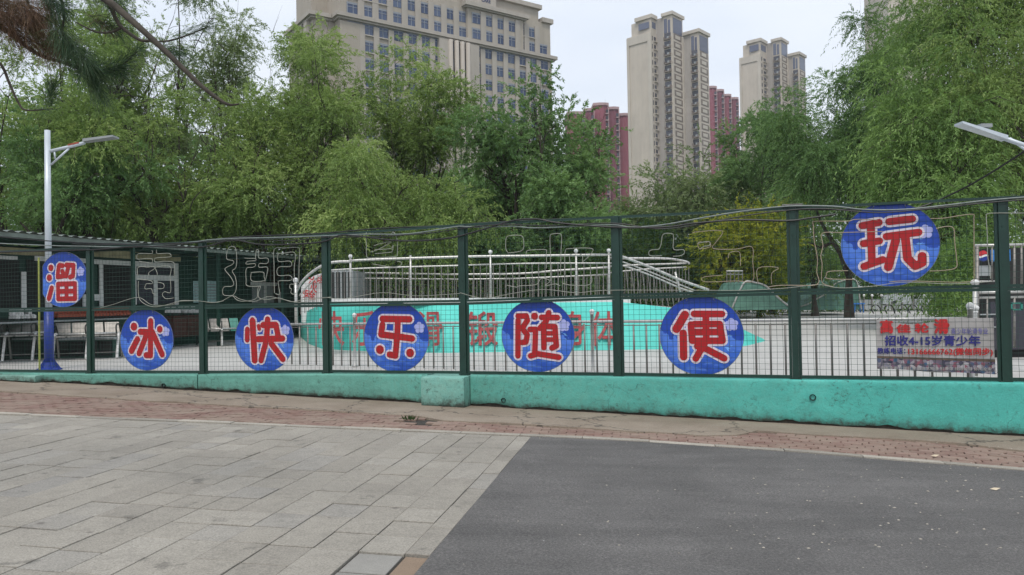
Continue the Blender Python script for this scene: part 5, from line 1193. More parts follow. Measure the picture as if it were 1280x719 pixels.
# tall dark recess with four round columns
r0, r1 = ox(557.5), ox(585)
MB().box(r0, r1, -.04, .0, 3, zbandB - 1.0).build('column_recess', M['dark'], of)
for x_ in (560.5, 568, 575, 582): MB().tube([(ox(x_), -1.0, 3), (ox(x_), -1.0, zbandB)], .52, 14).build('column', M['office_band'], of, True)
for x_ in (564.3, 571.5, 578.5):
    for k_ in range(13): link('column_window', rect, None, of, loc=(ox(x_), -.11, wz[2] - FLO * k_), scale=(.55, 1, .9))
for x_ in (553, 590): MB().box(ox(x_) - 1.3, ox(x_) + 1.3, -1.0, 0, 3, zbandB - .02).build('corner_pier', M['office_band'], of)
MB().box(.0, 4.3, -.45, 0, 3, zbandB - .4).build('corner_pier', M['office'], of)
# left end wall: recessed corner block, deep fins, upper plain wall
SFm = Frame(OF.o.x, OF.o.y, OF.rz)

MB().box(-4.5, 0, 2.5, LW, 0, zbandB).build('corner_block', M['office'], of)
MB().box(-5.2, -.6, 1.9, LW + .6, zbandB + .01, zbandT - .8).build('band', M['office_band'], of)
MB().box(-5.7, -1.1, 1.4, LW + 1, zbandT - .79, zbandT + .02).build('cornice', M['office_band'], of)
MB().box(-3.4, .2, 6.5, LW - .5, zbandT + .03, zt_main + 2.4).build('side_attic', M['office'], of)
MB().box(-4.2, .2, 5.7, LW, zt_main + 2.41, zt_main + 3.6).build('side_cornice', M['office_band'], of)
for k_ in range(4):
    q4 = (LW - 4) / 4; y0 = 4.2 + k_ * q4; MB().box(-5.35, -4.45, y0, y0 + q4 * .55, 3, zbandB - .02).build('fin', M['office_band'], of)
    MB().box(-4.56, -4.48, y0 + q4 * .55, y0 + q4 * .97, 3, zbandB - .3).build('dark_bay', M['dark'], of)
# ---------------------------------------------------------------- cream towers
def tower(X0, Y0, pxs, ytop, ybody, ytop2, nfl, label, name='apartment_tower'):
    """footprint of alternating faces: 'a' runs right and nearer, 'b' runs right and away"""
    dirA, dirB = Vector((math.sin(math.radians(48)), -math.cos(math.radians(48)), 0)), Vector((math.cos(math.radians(48)), math.sin(math.radians(48)), 0))
    p = P(pxs[0], 300, Y0); p.z = 0; c = [p]
    for i, px_ in enumerate(pxs[1:]):
        d = (dirA, dirB, dirA, dirB, dirA, dirB, dirB, dirA, dirA, dirB)[i] if False else (dirA if DIRS[i] == 'a' else dirB)
        r_ = ray(px_, 300); q_ = c[-1]; t = (q_.x * r_.y - q_.y * r_.x) / (d.y * r_.x - d.x * r_.y); c.append(q_ + d * t)
    rt = thing(name, label, 'building', (p.x, p.y, 0), math.atan2(dirA.y, dirA.x))
    F_ = Frame(p.x, p.y, math.atan2(dirA.y, dirA.x)); lc = [F_.loc(q_) for q_ in c]
    zt = P(pxs[1], ytop, c[1].y).z; zb = P(pxs[1], ybody, c[1].y).z; zt2 = P(pxs[8], ytop2, c[8].y).z
    return rt, F_, lc, zt, zb, zt2
DIRS = 'abababaab'
DIRS = ['a', 'b', 'a', 'a', 'b', 'a', 'a', 'b']
def cream(pxs, Y0, ytop, ybody, ytop2, label, floors):
    # pxs: G1 start, G1 end, F1 end, G2 end, G3 end, F2 end, G4 end, G5 end, F3 end
    rt, F_, lc, zt, zb, zt2 = tower(0, Y0, pxs, ytop, ybody, ytop2, floors, label)
    fh = 2.95; back = 16
    L0, L1, L2, L3, L4, L5, L6, L7, L8 = [(q_.x, q_.y) for q_ in lc]
    bp = lambda q_: (q_[0] - .01, q_[1] + back)
    MB().prism([L0, L1, L2, (L0[0], L2[1])], 0, zb).build('gable_block', M['tower'], rt)
    pi_ = (L1[0] - L0[0]) * .14
    MB().prism([(L0[0] + pi_, .9), (L1[0] - .01, .9 - .88), (L2[0] - .02, L2[1]), (L0[0] + pi_, L2[1])], zb - .01, zt - 1.4).build('penthouse', M['tower'], rt)
    MB().prism([(L0[0] + pi_ + 2.2, -.4), (L1[0] + .5, -.4), (L2[0] + .5, L2[1]), (L0[0] + pi_ + 2.2, L2[1])], zt - 1.39, zt).build('penthouse_cornice', M['tower_trim'], rt)
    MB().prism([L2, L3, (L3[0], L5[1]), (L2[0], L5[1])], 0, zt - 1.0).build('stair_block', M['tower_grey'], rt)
    MB().prism([(L3[0] + .01, L3[1] - .25), (L4[0], L4[1] - .25), (L4[0], L5[1]), (L3[0] + .01, L5[1])], 0, zt - 1.01).build('front_block', M['tower'], rt)
    MB().prism([(L3[0] - .5, L3[1] - .9), (L4[0] + .6, L4[1] - .9), (L4[0] + .6, L5[1] + .5), (L3[0] - .5, L5[1])], zt - 1.0, zt + .2).build('roof_cornice', M['tower_trim'], rt)
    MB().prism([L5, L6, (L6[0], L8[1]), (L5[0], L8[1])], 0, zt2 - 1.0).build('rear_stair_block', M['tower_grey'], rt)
    MB().prism([(L6[0] + .01, L6[1] - .25), (L7[0], L7[1] - .25), (L7[0], L8[1]), (L6[0] + .01, L8[1])], 0, zt2 - 1.01).build('rear_front_block', M['tower'], rt)
    MB().prism([(L5[0], L6[1] - .7), (L7[0] + .6, L7[1] - .9), (L7[0] + .6, L8[1] + .5), (L5[0], L8[1])], zt2 - 1.0, zt2 + .2).build('roof_cornice', M['tower_trim'], rt)
    # gable frame strips
    w1 = L1[0] - L0[0]
    MB().box(0, w1 * .10, -.35, 0, 0, zb - .3).build('gable_strip', M['tower_trim'], rt); MB().box(w1 * .86, w1 * 1.0, -.35, 0, 0, zb - .3).build('gable_strip', M['tower_trim'], rt)
    MB().box(w1 * .101, w1 * .859, -.35, 0, zb - 3.2, zb - .3).build('gable_strip', M['tower_trim'], rt); MB().box(w1 * .845, w1 * .86, -.06, -.01, 0, zb - 3.3).build('gable_joint', M['tower_dark'], rt)
    MB().box(L0[0] + pi_ + .8, w1 * .42, .84, .895, zb + 1.2, zt - 2.6).build('penthouse_window', M['glass3'], rt)
    MB().box(w1 * .5, w1 * .93, -.2, -.12, zb + 1.5, zt - 2.6).build('penthouse_window', M['glass3'], rt)
    MB().add([(L1[0] + .02, .6, zb + 1.5), (L1[0] + .02, L2[1] * .85, zb + 1.5), (L1[0] + .02, L2[1] * .85, zt - 2.6), (L1[0] + .02, .6, zt - 2.6)], [(0, 1, 2, 3)]).build('penthouse_window', M['glass3'], rt)
    # storey features sharing meshes
    F1 = L2[1] - L1[1]; w3 = L4[0] - L3[0]; F2 = L5[1] - L4[1]; w5 = L7[0] - L6[0]; F3 = L8[1] - L7[1]
    def sbx(x0, x1, y0, y1, z0, z1, m, nm): me = MB().box(x0, x1, y0, y1, z0, z1).mesh(nm); me.materials.append(M[m]); return me
    small = sbx(0, .06, F1 * .46, F1 * .82, .7, 2.1, 'glass2', 'small_window'); slit = sbx(0, .06, F1 * .12, F1 * .24, .5, 2.2, 'glass2', 'slit_window')
    slab = sbx(0, .5, F1 * .40, F1 * .95, .25, .55, 'tower_trim', 'window_sill')
    def balc(w_):
        me = MB().box(w_ * .10, w_ * .84, -.08, 0, .45, 2.75).mesh('balcony'); me.materials.append(M['glass2']); 
        rl_ = MB().box(w_ * .14, w_ * .86, -.9, -.1, .2, .45).box(w_ * .14, w_ * .20, -.9, -.1, .45, 1.3).box(w_ * .80, w_ * .86, -.9, -.1, .45, 1.3).box(w_ * .14, w_ * .86, -.9, -.8, .46, .62).mesh('balcony_rail'); rl_.materials.append(M['tower_dark'])
        ac = MB().box(w_ * .52, w_ * .70, -.8, -.3, .47, 1.3).mesh('air_conditioner'); ac.materials.append(M['grey_panel']); return me, rl_, ac
    def framew(F__):
        me = MB().box(0, .05, F__ * .10, F__ * .90, .35, 2.6).mesh('window'); me.materials.append(M['tower_dark'])
        inn = MB().box(.05, .10, F__ * .25, F__ * .72, .85, 2.1).mesh('window_panel'); inn.materials.append(M['tower_trim'])
        return me, inn
    b3, rl3, ac3 = balc(w3); b5, rl5, ac5 = balc(w5); f2, i2 = framew(F2); f3, i3 = framew(F3)
    nf = int(zb / fh)
    for k_ in range(nf):
        z = zb - 3.6 - fh * k_
        if z < 18: break
        link('small_window', small, None, rt, loc=(L1[0], 0, z)); link('slit_window', slit, None, rt, loc=(L1[0], 0, z)); link('window_sill', slab, None, rt, loc=(L1[0], 0, z))
        o = link('balcony', b3, None, rt, loc=(L3[0], L3[1] - .25, z)); link('railing', rl3, None, o); link('air_conditioner', ac3, None, o)
        o = link('framed_window', f2, None, rt, loc=(L4[0], L4[1], z)); link('window_panel', i2, None, o)
        z2 = z - (zt - zt2)
        if z2 > 18:
            o = link('balcony', b5, None, rt, loc=(L6[0], L6[1] - .25, z2)); link('railing', rl5, None, o); link('air_conditioner', ac5, None, o)
            o = link('framed_window', f3, None, rt, loc=(L7[0], L7[1], z2)); link('window_panel', i3, None, o)
    for (xw, yw, ztp, Fq, w_) in ((L3[0], L3[1], zt, F2, w3), (L6[0], L6[1], zt2, F3, w5)):
        MB().box(xw + w_ * .10, xw + w_ * .45, yw - .40, yw - .26, ztp - 7.2, ztp - 2.0).build('top_window', M['glass3'], rt); MB().box(xw + w_ * .55, xw + w_ * .80, yw - .40, yw - .26, ztp - 7.2, ztp - 2.6).build('top_window', M['glass3'], rt)
        MB().box(xw + w_, xw + w_ + .08, yw + Fq * .06, yw + Fq * .92, ztp - 7.4, ztp - 1.8).build('top_window', M['glass3'], rt)
    MB().box(L4[0], L4[0] + .5, L5[1] - 1.0, L5[1], 0, zt - 7.5).build('corner_strip', M['tower_trim'], rt)
    return rt
cream([788.4, 819.0, 825.7, 834.6, 845.7, 858.5, 868.5, 878.6, 890.5], 285, 17.5, 39.5, 43, 'tall cream apartment tower left of centre in the gap, nearest of the towers', 33)
cream([929, 955.5, 963.5, 971.0, 981.5, 989.6, 995.5, 1003.8, 1011.5], 352, 47.5, 66.5, 70, 'cream apartment tower standing to the right, partly behind the trees', 33)
# ---------------------------------------------------------------- burgundy towers
def burg(pxs, tops, Y0, label, dark=False, ang=48):
    p = P(pxs[0], 300, Y0); rt = thing('apartment_tower', label, 'building', (p.x, p.y, 0), 0)
    x = p
    for i, (px0, px1, ty) in enumerate(zip(pxs[:-1], pxs[1:], tops)):
        Yb = Y0 + i * 6; q0, q1 = P(px0, 300, Yb), P(px1, 300, Yb); z = P((px0 + px1) / 2, ty, Yb).z; w_ = q1.x - q0.x; n_ = 6
        poly = [(q0.x + w_ * k_ / n_, Yb - .9 * math.sin(math.pi * k_ / n_)) for k_ in range(n_ + 1)] + [(q1.x, Yb + 15), (q0.x, Yb + 15)]
        mm = M['burgundy_dark'] if i % 2 else M['burgundy']  # every second bay takes the darker burgundy
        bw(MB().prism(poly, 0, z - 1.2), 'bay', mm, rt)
        poly2 = [(q0.x - .3 + (w_ + .6) * k_ / n_, Yb - .5 - .9 * math.sin(math.pi * k_ / n_)) for k_ in range(n_ + 1)] + [(q1.x + .3, Yb + 15), (q0.x - .3, Yb + 15)]
        bw(MB().prism(poly2, z - 1.19, z), 'cornice', M['burgundy_trim'], rt)
        fh = 3.0; me = MB().box(-.55, .55, -.35, 0, .3, 1.9).mesh('window'); me.materials.append(M['glass2']); tr = MB().box(-.75, .75, -.8, 0, -.15, .25).mesh('window_ledge'); tr.materials.append(M['burgundy_trim'])
        k_ = 0
        while z - 5 - fh * k_ > 30:
            zz = z - 5 - fh * k_
            o = link('window', me, None, rt, loc=(q1.x - .6 - rt.location.x, Yb - .6 - rt.location.y, zz)); link('ledge', tr, None, o)
            if w_ > 9: o = link('window', me, None, rt, loc=(q0.x + w_ * .45 - rt.location.x, Yb - .95 - rt.location.y, zz)); link('ledge', tr, None, o)
            k_ += 1
        bw(MB().box(q1.x - .2, q1.x + .3, Yb - .9, Yb, 0, z - 1.3), 'pale_strip', M['burgundy_trim'], rt)
    return rt
burg([712, 733, 745, 763, 776, 792], [140, 136, 129, 134, 142], 330, 'burgundy apartment tower left of the nearest cream tower')
burg([888, 899, 908, 917, 926], [108, 112, 118, 122], 420, 'burgundy apartment tower behind, right of the nearest cream tower')
p = P(1117, 300, 300); ct_ = thing('apartment_tower', 'cream tower corner showing above the willow at the upper right', 'building', (p.x, 300, 0))
z = P(1140, -40, 300).z; bw(MB().box(p.x, p.x + 22, 300, 320, 0, z), 'wall', M['tower'], ct_); bw(MB().box(p.x - .4, p.x + 22.4, 299.4, 320.4, z, z + 1.2), 'roof_cornice', M['tower_trim'], ct_)
p = P(948, 300, 300)
# ================================================================== TREES
def npmesh(name, v, f4, tone=None, smooth_=False):
    """mesh of quads from arrays"""
    me = bpy.data.meshes.new(name); nv_, nf = len(v), len(f4); k_ = f4.shape[1]
    me.vertices.add(nv_); me.vertices.foreach_set('co', np.ascontiguousarray(v, dtype=np.float32).ravel())
    me.loops.add(nf * k_); me.loops.foreach_set('vertex_index', f4.astype(np.int32).ravel())
    me.polygons.add(nf); me.polygons.foreach_set('loop_start', np.arange(0, nf * k_, k_, dtype=np.int32))
    try: me.polygons.foreach_set('loop_total', np.full(nf, k_, dtype=np.int32))
    except Exception: pass
    if tone is not None:
        at = me.attributes.new('tone', 'FLOAT', 'FACE'); at.data.foreach_set('value', tone.astype(np.float32))
    me.update(calc_edges=True)
    return me
def unit(a): return a / (np.linalg.norm(a, axis=-1, keepdims=True) + 1e-9)
def leaves_along(origins, dirs, lens, droop, nleaf, L_, W_, tone0, r, spread=.5):
    """strands that leave a twig and bend under gravity, with narrow leaves along them"""
    n = len(origins); t = (np.arange(nleaf) + r.random((n, nleaf))) / nleaf
    s = t * lens[:, None]
    p = origins[:, None, :] + dirs[:, None, :] * s[..., None]
    # horizontal travel fades as the strand turns down
    g = droop[:, None] * s ** 2
    p[..., 2] -= g
    p += (r.random((n, nleaf, 3)) - .5) * .10
    tan = dirs[:, None, :] + np.zeros((n, nleaf, 3)); tan[..., 2] -= 2 * droop[:, None] * s; tan = unit(tan)
    d = unit(tan + (r.random((n, nleaf, 3)) - .5) * 2.9 * spread); d[..., 2] -= .15
    d = unit(d)
    side = unit(np.cross(d, unit(r.random((n, nleaf, 3)) - .5)))
    ll = L_ * (.6 + .8 * r.random((n, nleaf, 1))); ww = W_ * (.7 + .6 * r.random((n, nleaf, 1)))
    p = p.reshape(-1, 3); d = (d * ll).reshape(-1, 3); side = (side * ww).reshape(-1, 3)
    N_ = len(p); v = np.empty((N_, 3, 3)); v[:, 0] = p + side * .5; v[:, 1] = p - side * .5 + d * .1; v[:, 2] = p + d
    tone = np.clip(tone0[:, None] + (r.random((n, nleaf)) - .5) * .35 + .15 * (t - .5), 0, 1).reshape(-1)
    return v.reshape(-1, 3), np.arange(N_ * 3).reshape(-1, 3), tone
def tree(name, label, cat, group, base, H, Rr, mat, seed, lean=(0, 0), fork=.22, nl=5, droop=.35, slen=1.3, strands=900, nleaf=22, leaf=(.17, .045), limb_up=.75, r0=.28, gapy=.0, low=.0, dens=2.5, clumps=70, puff=1.0):
    r = np.random.default_rng(seed); rr = random.Random(seed)
    root = thing(name, label, cat, base, 0, group)
    wood = MB(); ends = []
    def curve(p, d, L_, up, wig, n):
        pts = [p]; 
        for i in range(n):
            d = (d + Vector((rr.gauss(0, wig), rr.gauss(0, wig), rr.gauss(0, wig) + up))).normalized(); p = p + d * (L_ / n); pts.append(p)
        return pts, d
    tp, td_ = curve(Vector((0, 0, -.3)), Vector((lean[0], lean[1], 1)).normalized(), H * fork + .3, .02, .07, 5)
    wood.tube(tp, [r0 * (1.25 if i == 0 else 1 - .06 * i) for i in range(6)], 9)
    a0 = rr.random() * 6.28
    for i in range(nl):
        a = a0 + i * 6.283 / nl + rr.uniform(-.35, .35); k1 = rr.uniform(.35, 1.15); el = limb_up * rr.uniform(.6, 1.4)
        d = Vector((math.cos(a) * k1, math.sin(a) * k1, el)).normalized(); st = tp[rr.choice([3, 4, 5, 5])]
        Ll = H * rr.uniform(.42, .62) * (1 if d.z > .6 else .85)
        lp_, _ = curve(st, d, Ll, .05, .13, 8); rl_ = r0 * rr.uniform(.48, .68)
        wood.tube(lp_, [rl_ * (1 - .095 * k_) for k_ in range(9)], 7)
        for j in range(9):
            t0 = rr.randint(2, 8); st2 = lp_[t0]; d0 = (lp_[min(8, t0 + 1)] - lp_[t0 - 1]).normalized()
            d2 = (d0 * .8 + Vector((rr.gauss(0, .6), rr.gauss(0, .6), rr.gauss(.22, .35)))).normalized()
            p2, _ = curve(st2, d2, Ll * rr.uniform(.28, .55), .03, .15, 6); r2_ = rl_ * (1 - .095 * t0) * .58
            wood.tube(p2, [r2_ * (1 - .12 * k_) for k_ in range(7)], 5)
            for q in p2[2:]: ends.append((q, d2))
            for m_ in range(4):
                t1 = rr.randint(1, 6); d3 = (d2 + Vector((rr.gauss(0, .7), rr.gauss(0, .7), rr.gauss(.1, .4)))).normalized()
                p3, _ = curve(p2[t1], d3, Ll * rr.uniform(.12, .24), -.02, .16, 4); wood.tube(p3, [r2_ * .42 * (1 - .18 * k_) for k_ in range(5)], 4)
                for q in p3[1:]: ends.append((q, d3))
    wm_ = wood.mesh('trunk', True); link('trunk', wm_, M['bark'], root)
    E_ = np.array([list(q) for q, _ in ends]); Dn = np.array([list(d_) for _, d_ in ends])
    # fit the crown to the asked size
    top_ = np.percentile(E_[:, 2], 95) + .3; rad_ = np.percentile(np.hypot(E_[:, 0] - E_[:, 0].mean(), E_[:, 1] - E_[:, 1].mean()), 92) + .3
    sz_ = H / top_; sr_ = Rr / rad_
    for v_ in wm_.vertices:
        k2 = max(0, min(1, v_.co.z / (H * fork + .01))); v_.co.x *= 1 + (sr_ - 1) * k2; v_.co.y *= 1 + (sr_ - 1) * k2; v_.co.z *= sz_
    E_ = E_ * np.array([sr_, sr_, sz_])
    strands = int(strands * dens); keep = E_[:, 2] > H * low; E_, Dn = E_[keep], Dn[keep]
    # soft uneven puffs of foliage, each round its own group of twig ends, with gaps between
    hgt_ = E_[:, 2] / H; nc = min(len(E_), int(clumps)); w0 = .35 + np.clip(hgt_, 0, 1.1); rr_ = np.hypot(E_[:, 0], E_[:, 1]) / Rr; w0 *= .5 + np.clip(rr_, 0, 1); w0 /= w0.sum()
    ci = r.choice(len(E_), nc, replace=False, p=w0); C_ = E_[ci]; cR = puff * (.6 + .8 * r.random(nc)); cw = cR ** 2 * r.gamma(3, 1, nc); cw /= cw.sum(); ct_one = r.normal(0, .2, nc)
    k1 = r.choice(nc, strands, p=cw); ball_ = unit(r.normal(0, 1, (strands, 3))) * (r.random((strands, 1)) ** .45); ball_[:, 2] *= .72
    o = C_[k1] + ball_ * cR[k1][:, None]; d = unit(unit(ball_) * .8 + r.normal(0, .45, (strands, 3)) + np.array([0, 0, .05]))
    ln_ = slen * (.45 + .9 * r.random(strands)); dr = droop * (.5 + r.random(strands)) / slen
    tn_ = np.clip(.45 + ct_one[k1] + .30 * ball_[:, 2] + .25 * (C_[k1][:, 2] / H - .6) + r.normal(0, .08, strands), 0, 1)  # leaf colour lightens toward puff and crown tops, painting in light from above
    v, f, tone = leaves_along(o, d, ln_, dr, nleaf, leaf[0], leaf[1], tn_, r)
    v[:, 2] = np.maximum(v[:, 2], .15)
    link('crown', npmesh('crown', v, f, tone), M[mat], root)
    # fine twigs carrying the strands
    k_ = min(260, strands // 4); tw = MB()
    for i in range(k_):
        L2 = ln_[i] * .7; pts = []
        for t in (0, .5, 1): s_ = L2 * t; q = o[i] + d[i] * s_; q[2] -= dr[i] * s_ * s_; pts.append(q)
        tw.tube(pts, [.014, .010, .006], 3, False)
    link('twigs', tw.mesh('twigs'), M['twig'], root)['kind'] = 'stuff'
    return root
def tr(px, ytop, Y, hw, **k_):
    g = Vector((P(px, 380, Y).x, Y, RINK_Z - .1 if Y > 20 else RINK_Z)); H = P(px, ytop, Y).z - g.z; return dict(base=g, H=H, Rr=hw / FPX * Y, **k_)
LG = 'willow trees beyond the left side of the rink'; RG = 'trees at the right beyond the rink'
def T_(label, mat, seed, px, ytop, Y, hw, name='willow_tree', cat='tree', group=None, **k_): return tree(name, label, cat, group, mat=mat, seed=seed, **tr(px, ytop, Y, hw), **k_)
W1 = dict(droop=.36, slen=.60, strands=1150, nleaf=25, leaf=(.105, .042), clumps=42, puff=.95, dens=2.1, low=.36, r0=.34)
T_('willow with a pale thin crown behind the lamp post, leftmost in the photo', 'willow', 11, 10, 55, 31, 95, group=LG, **W1)
T_('willow behind the end of the lamp arm, its crown reaching the top of the photo', 'willow', 12, 120, -20, 36, 95, group=LG, **W1)
T_('tall thin willow with open crown right of the pine tips', 'olive', 13, 205, -25, 40, 90, group=LG, **W1)
T_('round topped willow with sky behind, left of the office block', 'olive', 14, 295, 28, 38, 72, group=LG, **dict(W1, strands=850))
T_('dark leaning willow in front, its low boughs above the shed roof', 'willow', 15, 215, 105, 29, 110, group=LG, **dict(W1, strands=1500))
T_('bright willow before the left end of the office block', 'willow', 61, 412, 58, 32, 66, group=LG, **dict(W1, strands=1700))
T_('willow with upright crown before the middle of the office block', 'willow', 67, 520, 88, 34, 50, group=LG, **dict(W1, strands=1300))
T_('low bright willow drooping over the ramp railings', 'willow', 18, 505, 190, 28, 95, group=LG, **dict(W1, droop=.7, slen=.8, strands=1500, low=.1))
T_('low willow with dark trunk above the 快 sign', 'willow', 19, 345, 150, 30, 92, group=LG, **dict(W1, strands=1300))
T_('low bushy willow behind the shed roof at the far left', 'willow_dark', 20, 75, 165, 28, 100, group=LG, **dict(W1, strands=1400))
W2 = dict(droop=.12, slen=.45, clumps=46, puff=.85, leaf=(.12, .065), nleaf=20)
T_('dark spreading tree with visible forked trunk in the middle', 'willow_dark', 31, 640, 120, 31, 78, name='elm_tree', fork=.34, nl=5, limb_up=.9, strands=900, low=.52, dens=1.7, **W2)
T_('dark tree with a long bough reaching before the burgundy tower', 'willow_dark', 32, 708, 135, 33, 58, name='elm_tree', fork=.3, nl=4, limb_up=.6, strands=560, low=.55, dens=1.3, **W2)
T_('low dark bush like tree right of the forked trunk', 'willow_dark', 33, 700, 240, 30, 62, name='bushy_tree', fork=.08, strands=1200, **W2)
T_('low dark bush like tree left of the forked trunk', 'willow_dark', 34, 590, 215, 33, 55, name='bushy_tree', fork=.10, strands=900, **W2)
T_('yellow green round bush before the foot of the near cream tower', 'olive', 35, 818, 238, 52, 48, name='bushy_tree', fork=.05, strands=1000, droop=.1, slen=1.3, leaf=(.2, .08), nleaf=18)
T_('grey green low tree between the towers and the yellow bush', 'olive', 36, 895, 232, 50, 45, name='bushy_tree', fork=.06, strands=900, droop=.1, slen=1.3, leaf=(.2, .08), nleaf=18)
T_('dark rounded tree left of the drooping willows at the right', 'willow_dark', 41, 965, 150, 50, 50, group=RG, fork=.12, **dict(W1, strands=1400, leaf=(.19, .055), droop=.12))
W3 = dict(droop=.85, slen=1.25, clumps=90, puff=.9, strands=1700, nleaf=26, leaf=(.14, .040), fork=.16, dens=2.2)
T_('tall weeping willow before the right end of the sky gap', 'willow_dark', 47, 1062, 60, 36, 76, group=RG, **dict(W3, strands=2300, droop=.6, slen=1.0))
T_('huge bright weeping willow filling the upper right corner', 'willow_bright', 43, 1212, -70, 29, 84, group=RG, **dict(W3, strands=2100))
T_('huge weeping willow cut off by the right edge', 'willow', 44, 1300, -90, 27, 110, group=RG, **dict(W3, strands=1600))
T_('lower yellow green willow hanging behind the 玩 sign', 'willow_bright', 45, 1180, 130, 25.5, 66, group=RG, **dict(W3, strands=1300, fork=.1))
T_('small bright weeping willow hanging over the hedge left of the 玩 sign', 'willow_bright', 46, 1018, 215, 45, 26, group=RG, **dict(W3, strands=420, slen=1.3))
T_('yellow leaved bush before the dark hedge', 'yellow', 51, 948, 272, 44, 36, name='yellow_bush', cat='bush', fork=.05, droop=.1, slen=1.1, strands=600, nleaf=18, leaf=(.2, .09))
T_('small yellow leaved bush at the left of the taller yellow bush', 'yellow', 52, 905, 290, 43.5, 25, name='yellow_bush', cat='bush', fork=.05, droop=.1, slen=.8, strands=220, nleaf=16, leaf=(.18, .08))
# hedges and undergrowth: leaf masses nobody could count
def hedge(name, label, x0, x1, ytop, Y, dep, mat, n, leaf=(.16, .09), seed=5, cat='hedge'):
    r = np.random.default_rng(seed); a, c_ = P(x0, 380, Y), P(x1, 380, Y)
    u = r.random(n); h = np.array([P(640, float(np.interp(x0 + (x1 - x0) * t, ytop[0], ytop[1])), Y).z for t in u]); h -= RINK_Z
    z = h * (1 - (r.random(n) ** 1.5)) * (1 + .10 * np.sin(u * 40) + .06 * np.sin(u * 97)); p = np.stack([a.x + (c_.x - a.x) * u, Y + dep * (r.random(n) - .5), RINK_Z + z], 1)
    d = unit(r.normal(0, 1, (n, 3)) + np.array([0, -.4, .5])); side = unit(np.cross(d, r.normal(0, 1, (n, 3))))
    L_ = leaf[0] * (.6 + .8 * r.random((n, 1))); W_ = leaf[1] * (.6 + .8 * r.random((n, 1))); v = np.empty((n, 4, 3)); v[:, 0] = p; v[:, 1] = p + d * L_ * .5 + side * W_ * .5; v[:, 2] = p + d * L_; v[:, 3] = p + d * L_ * .5 - side * W_ * .5
    o = Vector((float(p[:, 0].mean()), Y, RINK_Z)); v -= np.array(list(o)); tone = np.clip(.5 + .4 * np.sin(p[:, 0] * 1.3) * np.cos(p[:, 2] * 2.1) + r.normal(0, .2, n), 0, 1)
    return props(link(name, npmesh(name, v.reshape(-1, 3), np.arange(n * 4).reshape(-1, 4), tone), M[mat], None, loc=o), label, cat, kind='stuff')
hedge('clipped_hedge', 'long dark clipped hedge behind the rink at the right', 860, 1240, ([860, 1240], [331, 322]), 55, 1.8, 'hedge', 42000)
hedge('undergrowth', 'undergrowth below the trees behind the ramp', 420, 900, ([420, 500, 620, 760, 900], [318, 312, 300, 290, 300]), 48, 5, 'hedge', 42000, (.26, .14), 6, 'undergrowth')
hedge('undergrowth', 'undergrowth below the willows behind the shed', -60, 430, ([-60, 100, 250, 430], [262, 270, 262, 285]), 44, 5, 'hedge', 40000, (.24, .12), 7, 'undergrowth')
hedge('woodland', 'band of distant trees closing the view behind the park', -250, 1500, ([-250, 150, 400, 560, 700, 780, 860, 960, 1100, 1500], [120, 130, 180, 225, 250, 262, 268, 215, 150, 110]), 70, 8, 'willow_dark', 110000, (.50, .26), 8, 'woodland')
hedge('green_shrubs', 'sunlit green shrubs behind the loungers at the right', 1165, 1225, ([1165, 1225], [330, 318]), 22, 1.5, 'willow_bright', 9000, (.13, .04), 9, 'shrubs')  # these leaves share the bright willow colour
# ------------------------------------------------------------------ pine overhanging at the upper left
pine = thing('pine_tree', 'pine whose needled branches hang into the upper left corner', 'tree', (-4.9, 5.0, gz(-4.9, 5.0)))
po_ = pine.location
def PB(px, py, Y=5.2): return P(px, py, Y)
wb = MB()
trunk = [Vector((-4.9, 5.0, po_.z - .1)), Vector((-4.85, 5.02, 2)), Vector((-4.95, 5.0, 4)), Vector((-4.9, 5.05, 6.5)), Vector((-4.95, 5, 9))]
bw(MB().tube(smooth(trunk), [.16 - .0055 * i for i in range(21)][:21], 12), 'trunk', M['bark'], pine, True)
branches = [
    ([trunk[3], PB(-300, -200, 5.1), PB(-60, -90, 5.0), PB(60, -45, 4.9), PB(130, -2, 4.8), PB(160, 22, 4.75), PB(200, 58, 4.7), PB(228, 85, 4.7), PB(252, 108, 4.7), PB(276, 126, 4.7), PB(288, 131, 4.7), PB(299, 130, 4.7)], [.05, .045, .038, .03, .024, .021, .018, .016, .014, .011, .008, .005]),
    ([PB(60, -45, 4.9), PB(128, -5, 4.9), PB(143, 20, 4.9), PB(152, 34, 4.9), PB(175, 50, 4.85), PB(193, 52, 4.85), PB(214, 66, 4.85)], [.02, .016, .014, .012, .010, .008, .005]),
    ([PB(152, 34, 4.9), PB(140, 40, 4.9), PB(120, 40, 4.95), PB(95, 28, 4.95)], [.010, .008, .007, .004]),
    ([trunk[2], PB(-260, -30, 5.1), PB(-60, 5, 5.1), PB(10, 40, 5.1), PB(30, 56, 5.1), PB(52, 70, 5.1), PB(78, 78, 5.1), PB(105, 88, 5.1), PB(140, 90, 5.1), PB(172, 64, 5.1)], [.05, .04, .03, .018, .015, .013, .011, .009, .006, .003]),
    ([PB(-60, 5, 5.1), PB(-20, 60, 5.2), PB(2, 82, 5.2), PB(12, 105, 5.2), PB(24, 130, 5.2), PB(34, 138, 5.2), PB(66, 136, 5.2)], [.012, .011, .010, .009, .007, .006, .003]),
    ([PB(-60, -90, 5.0), PB(20, -30, 5.0), PB(35, 5, 5.0), PB(45, 18, 5.0)], [.02, .014, .010, .006]),
    ([PB(20, -30, 5.0), PB(70, -10, 5.0), PB(80, 20, 5.0), PB(78, 40, 5.0), PB(92, 60, 5.0)], [.012, .010, .009, .007, .005]),
    ([PB(175, 50, 4.85), PB(205, 52, 4.85), PB(235, 44, 4.85), PB(260, 33, 4.85)], [.007, .006, .005, .003])]
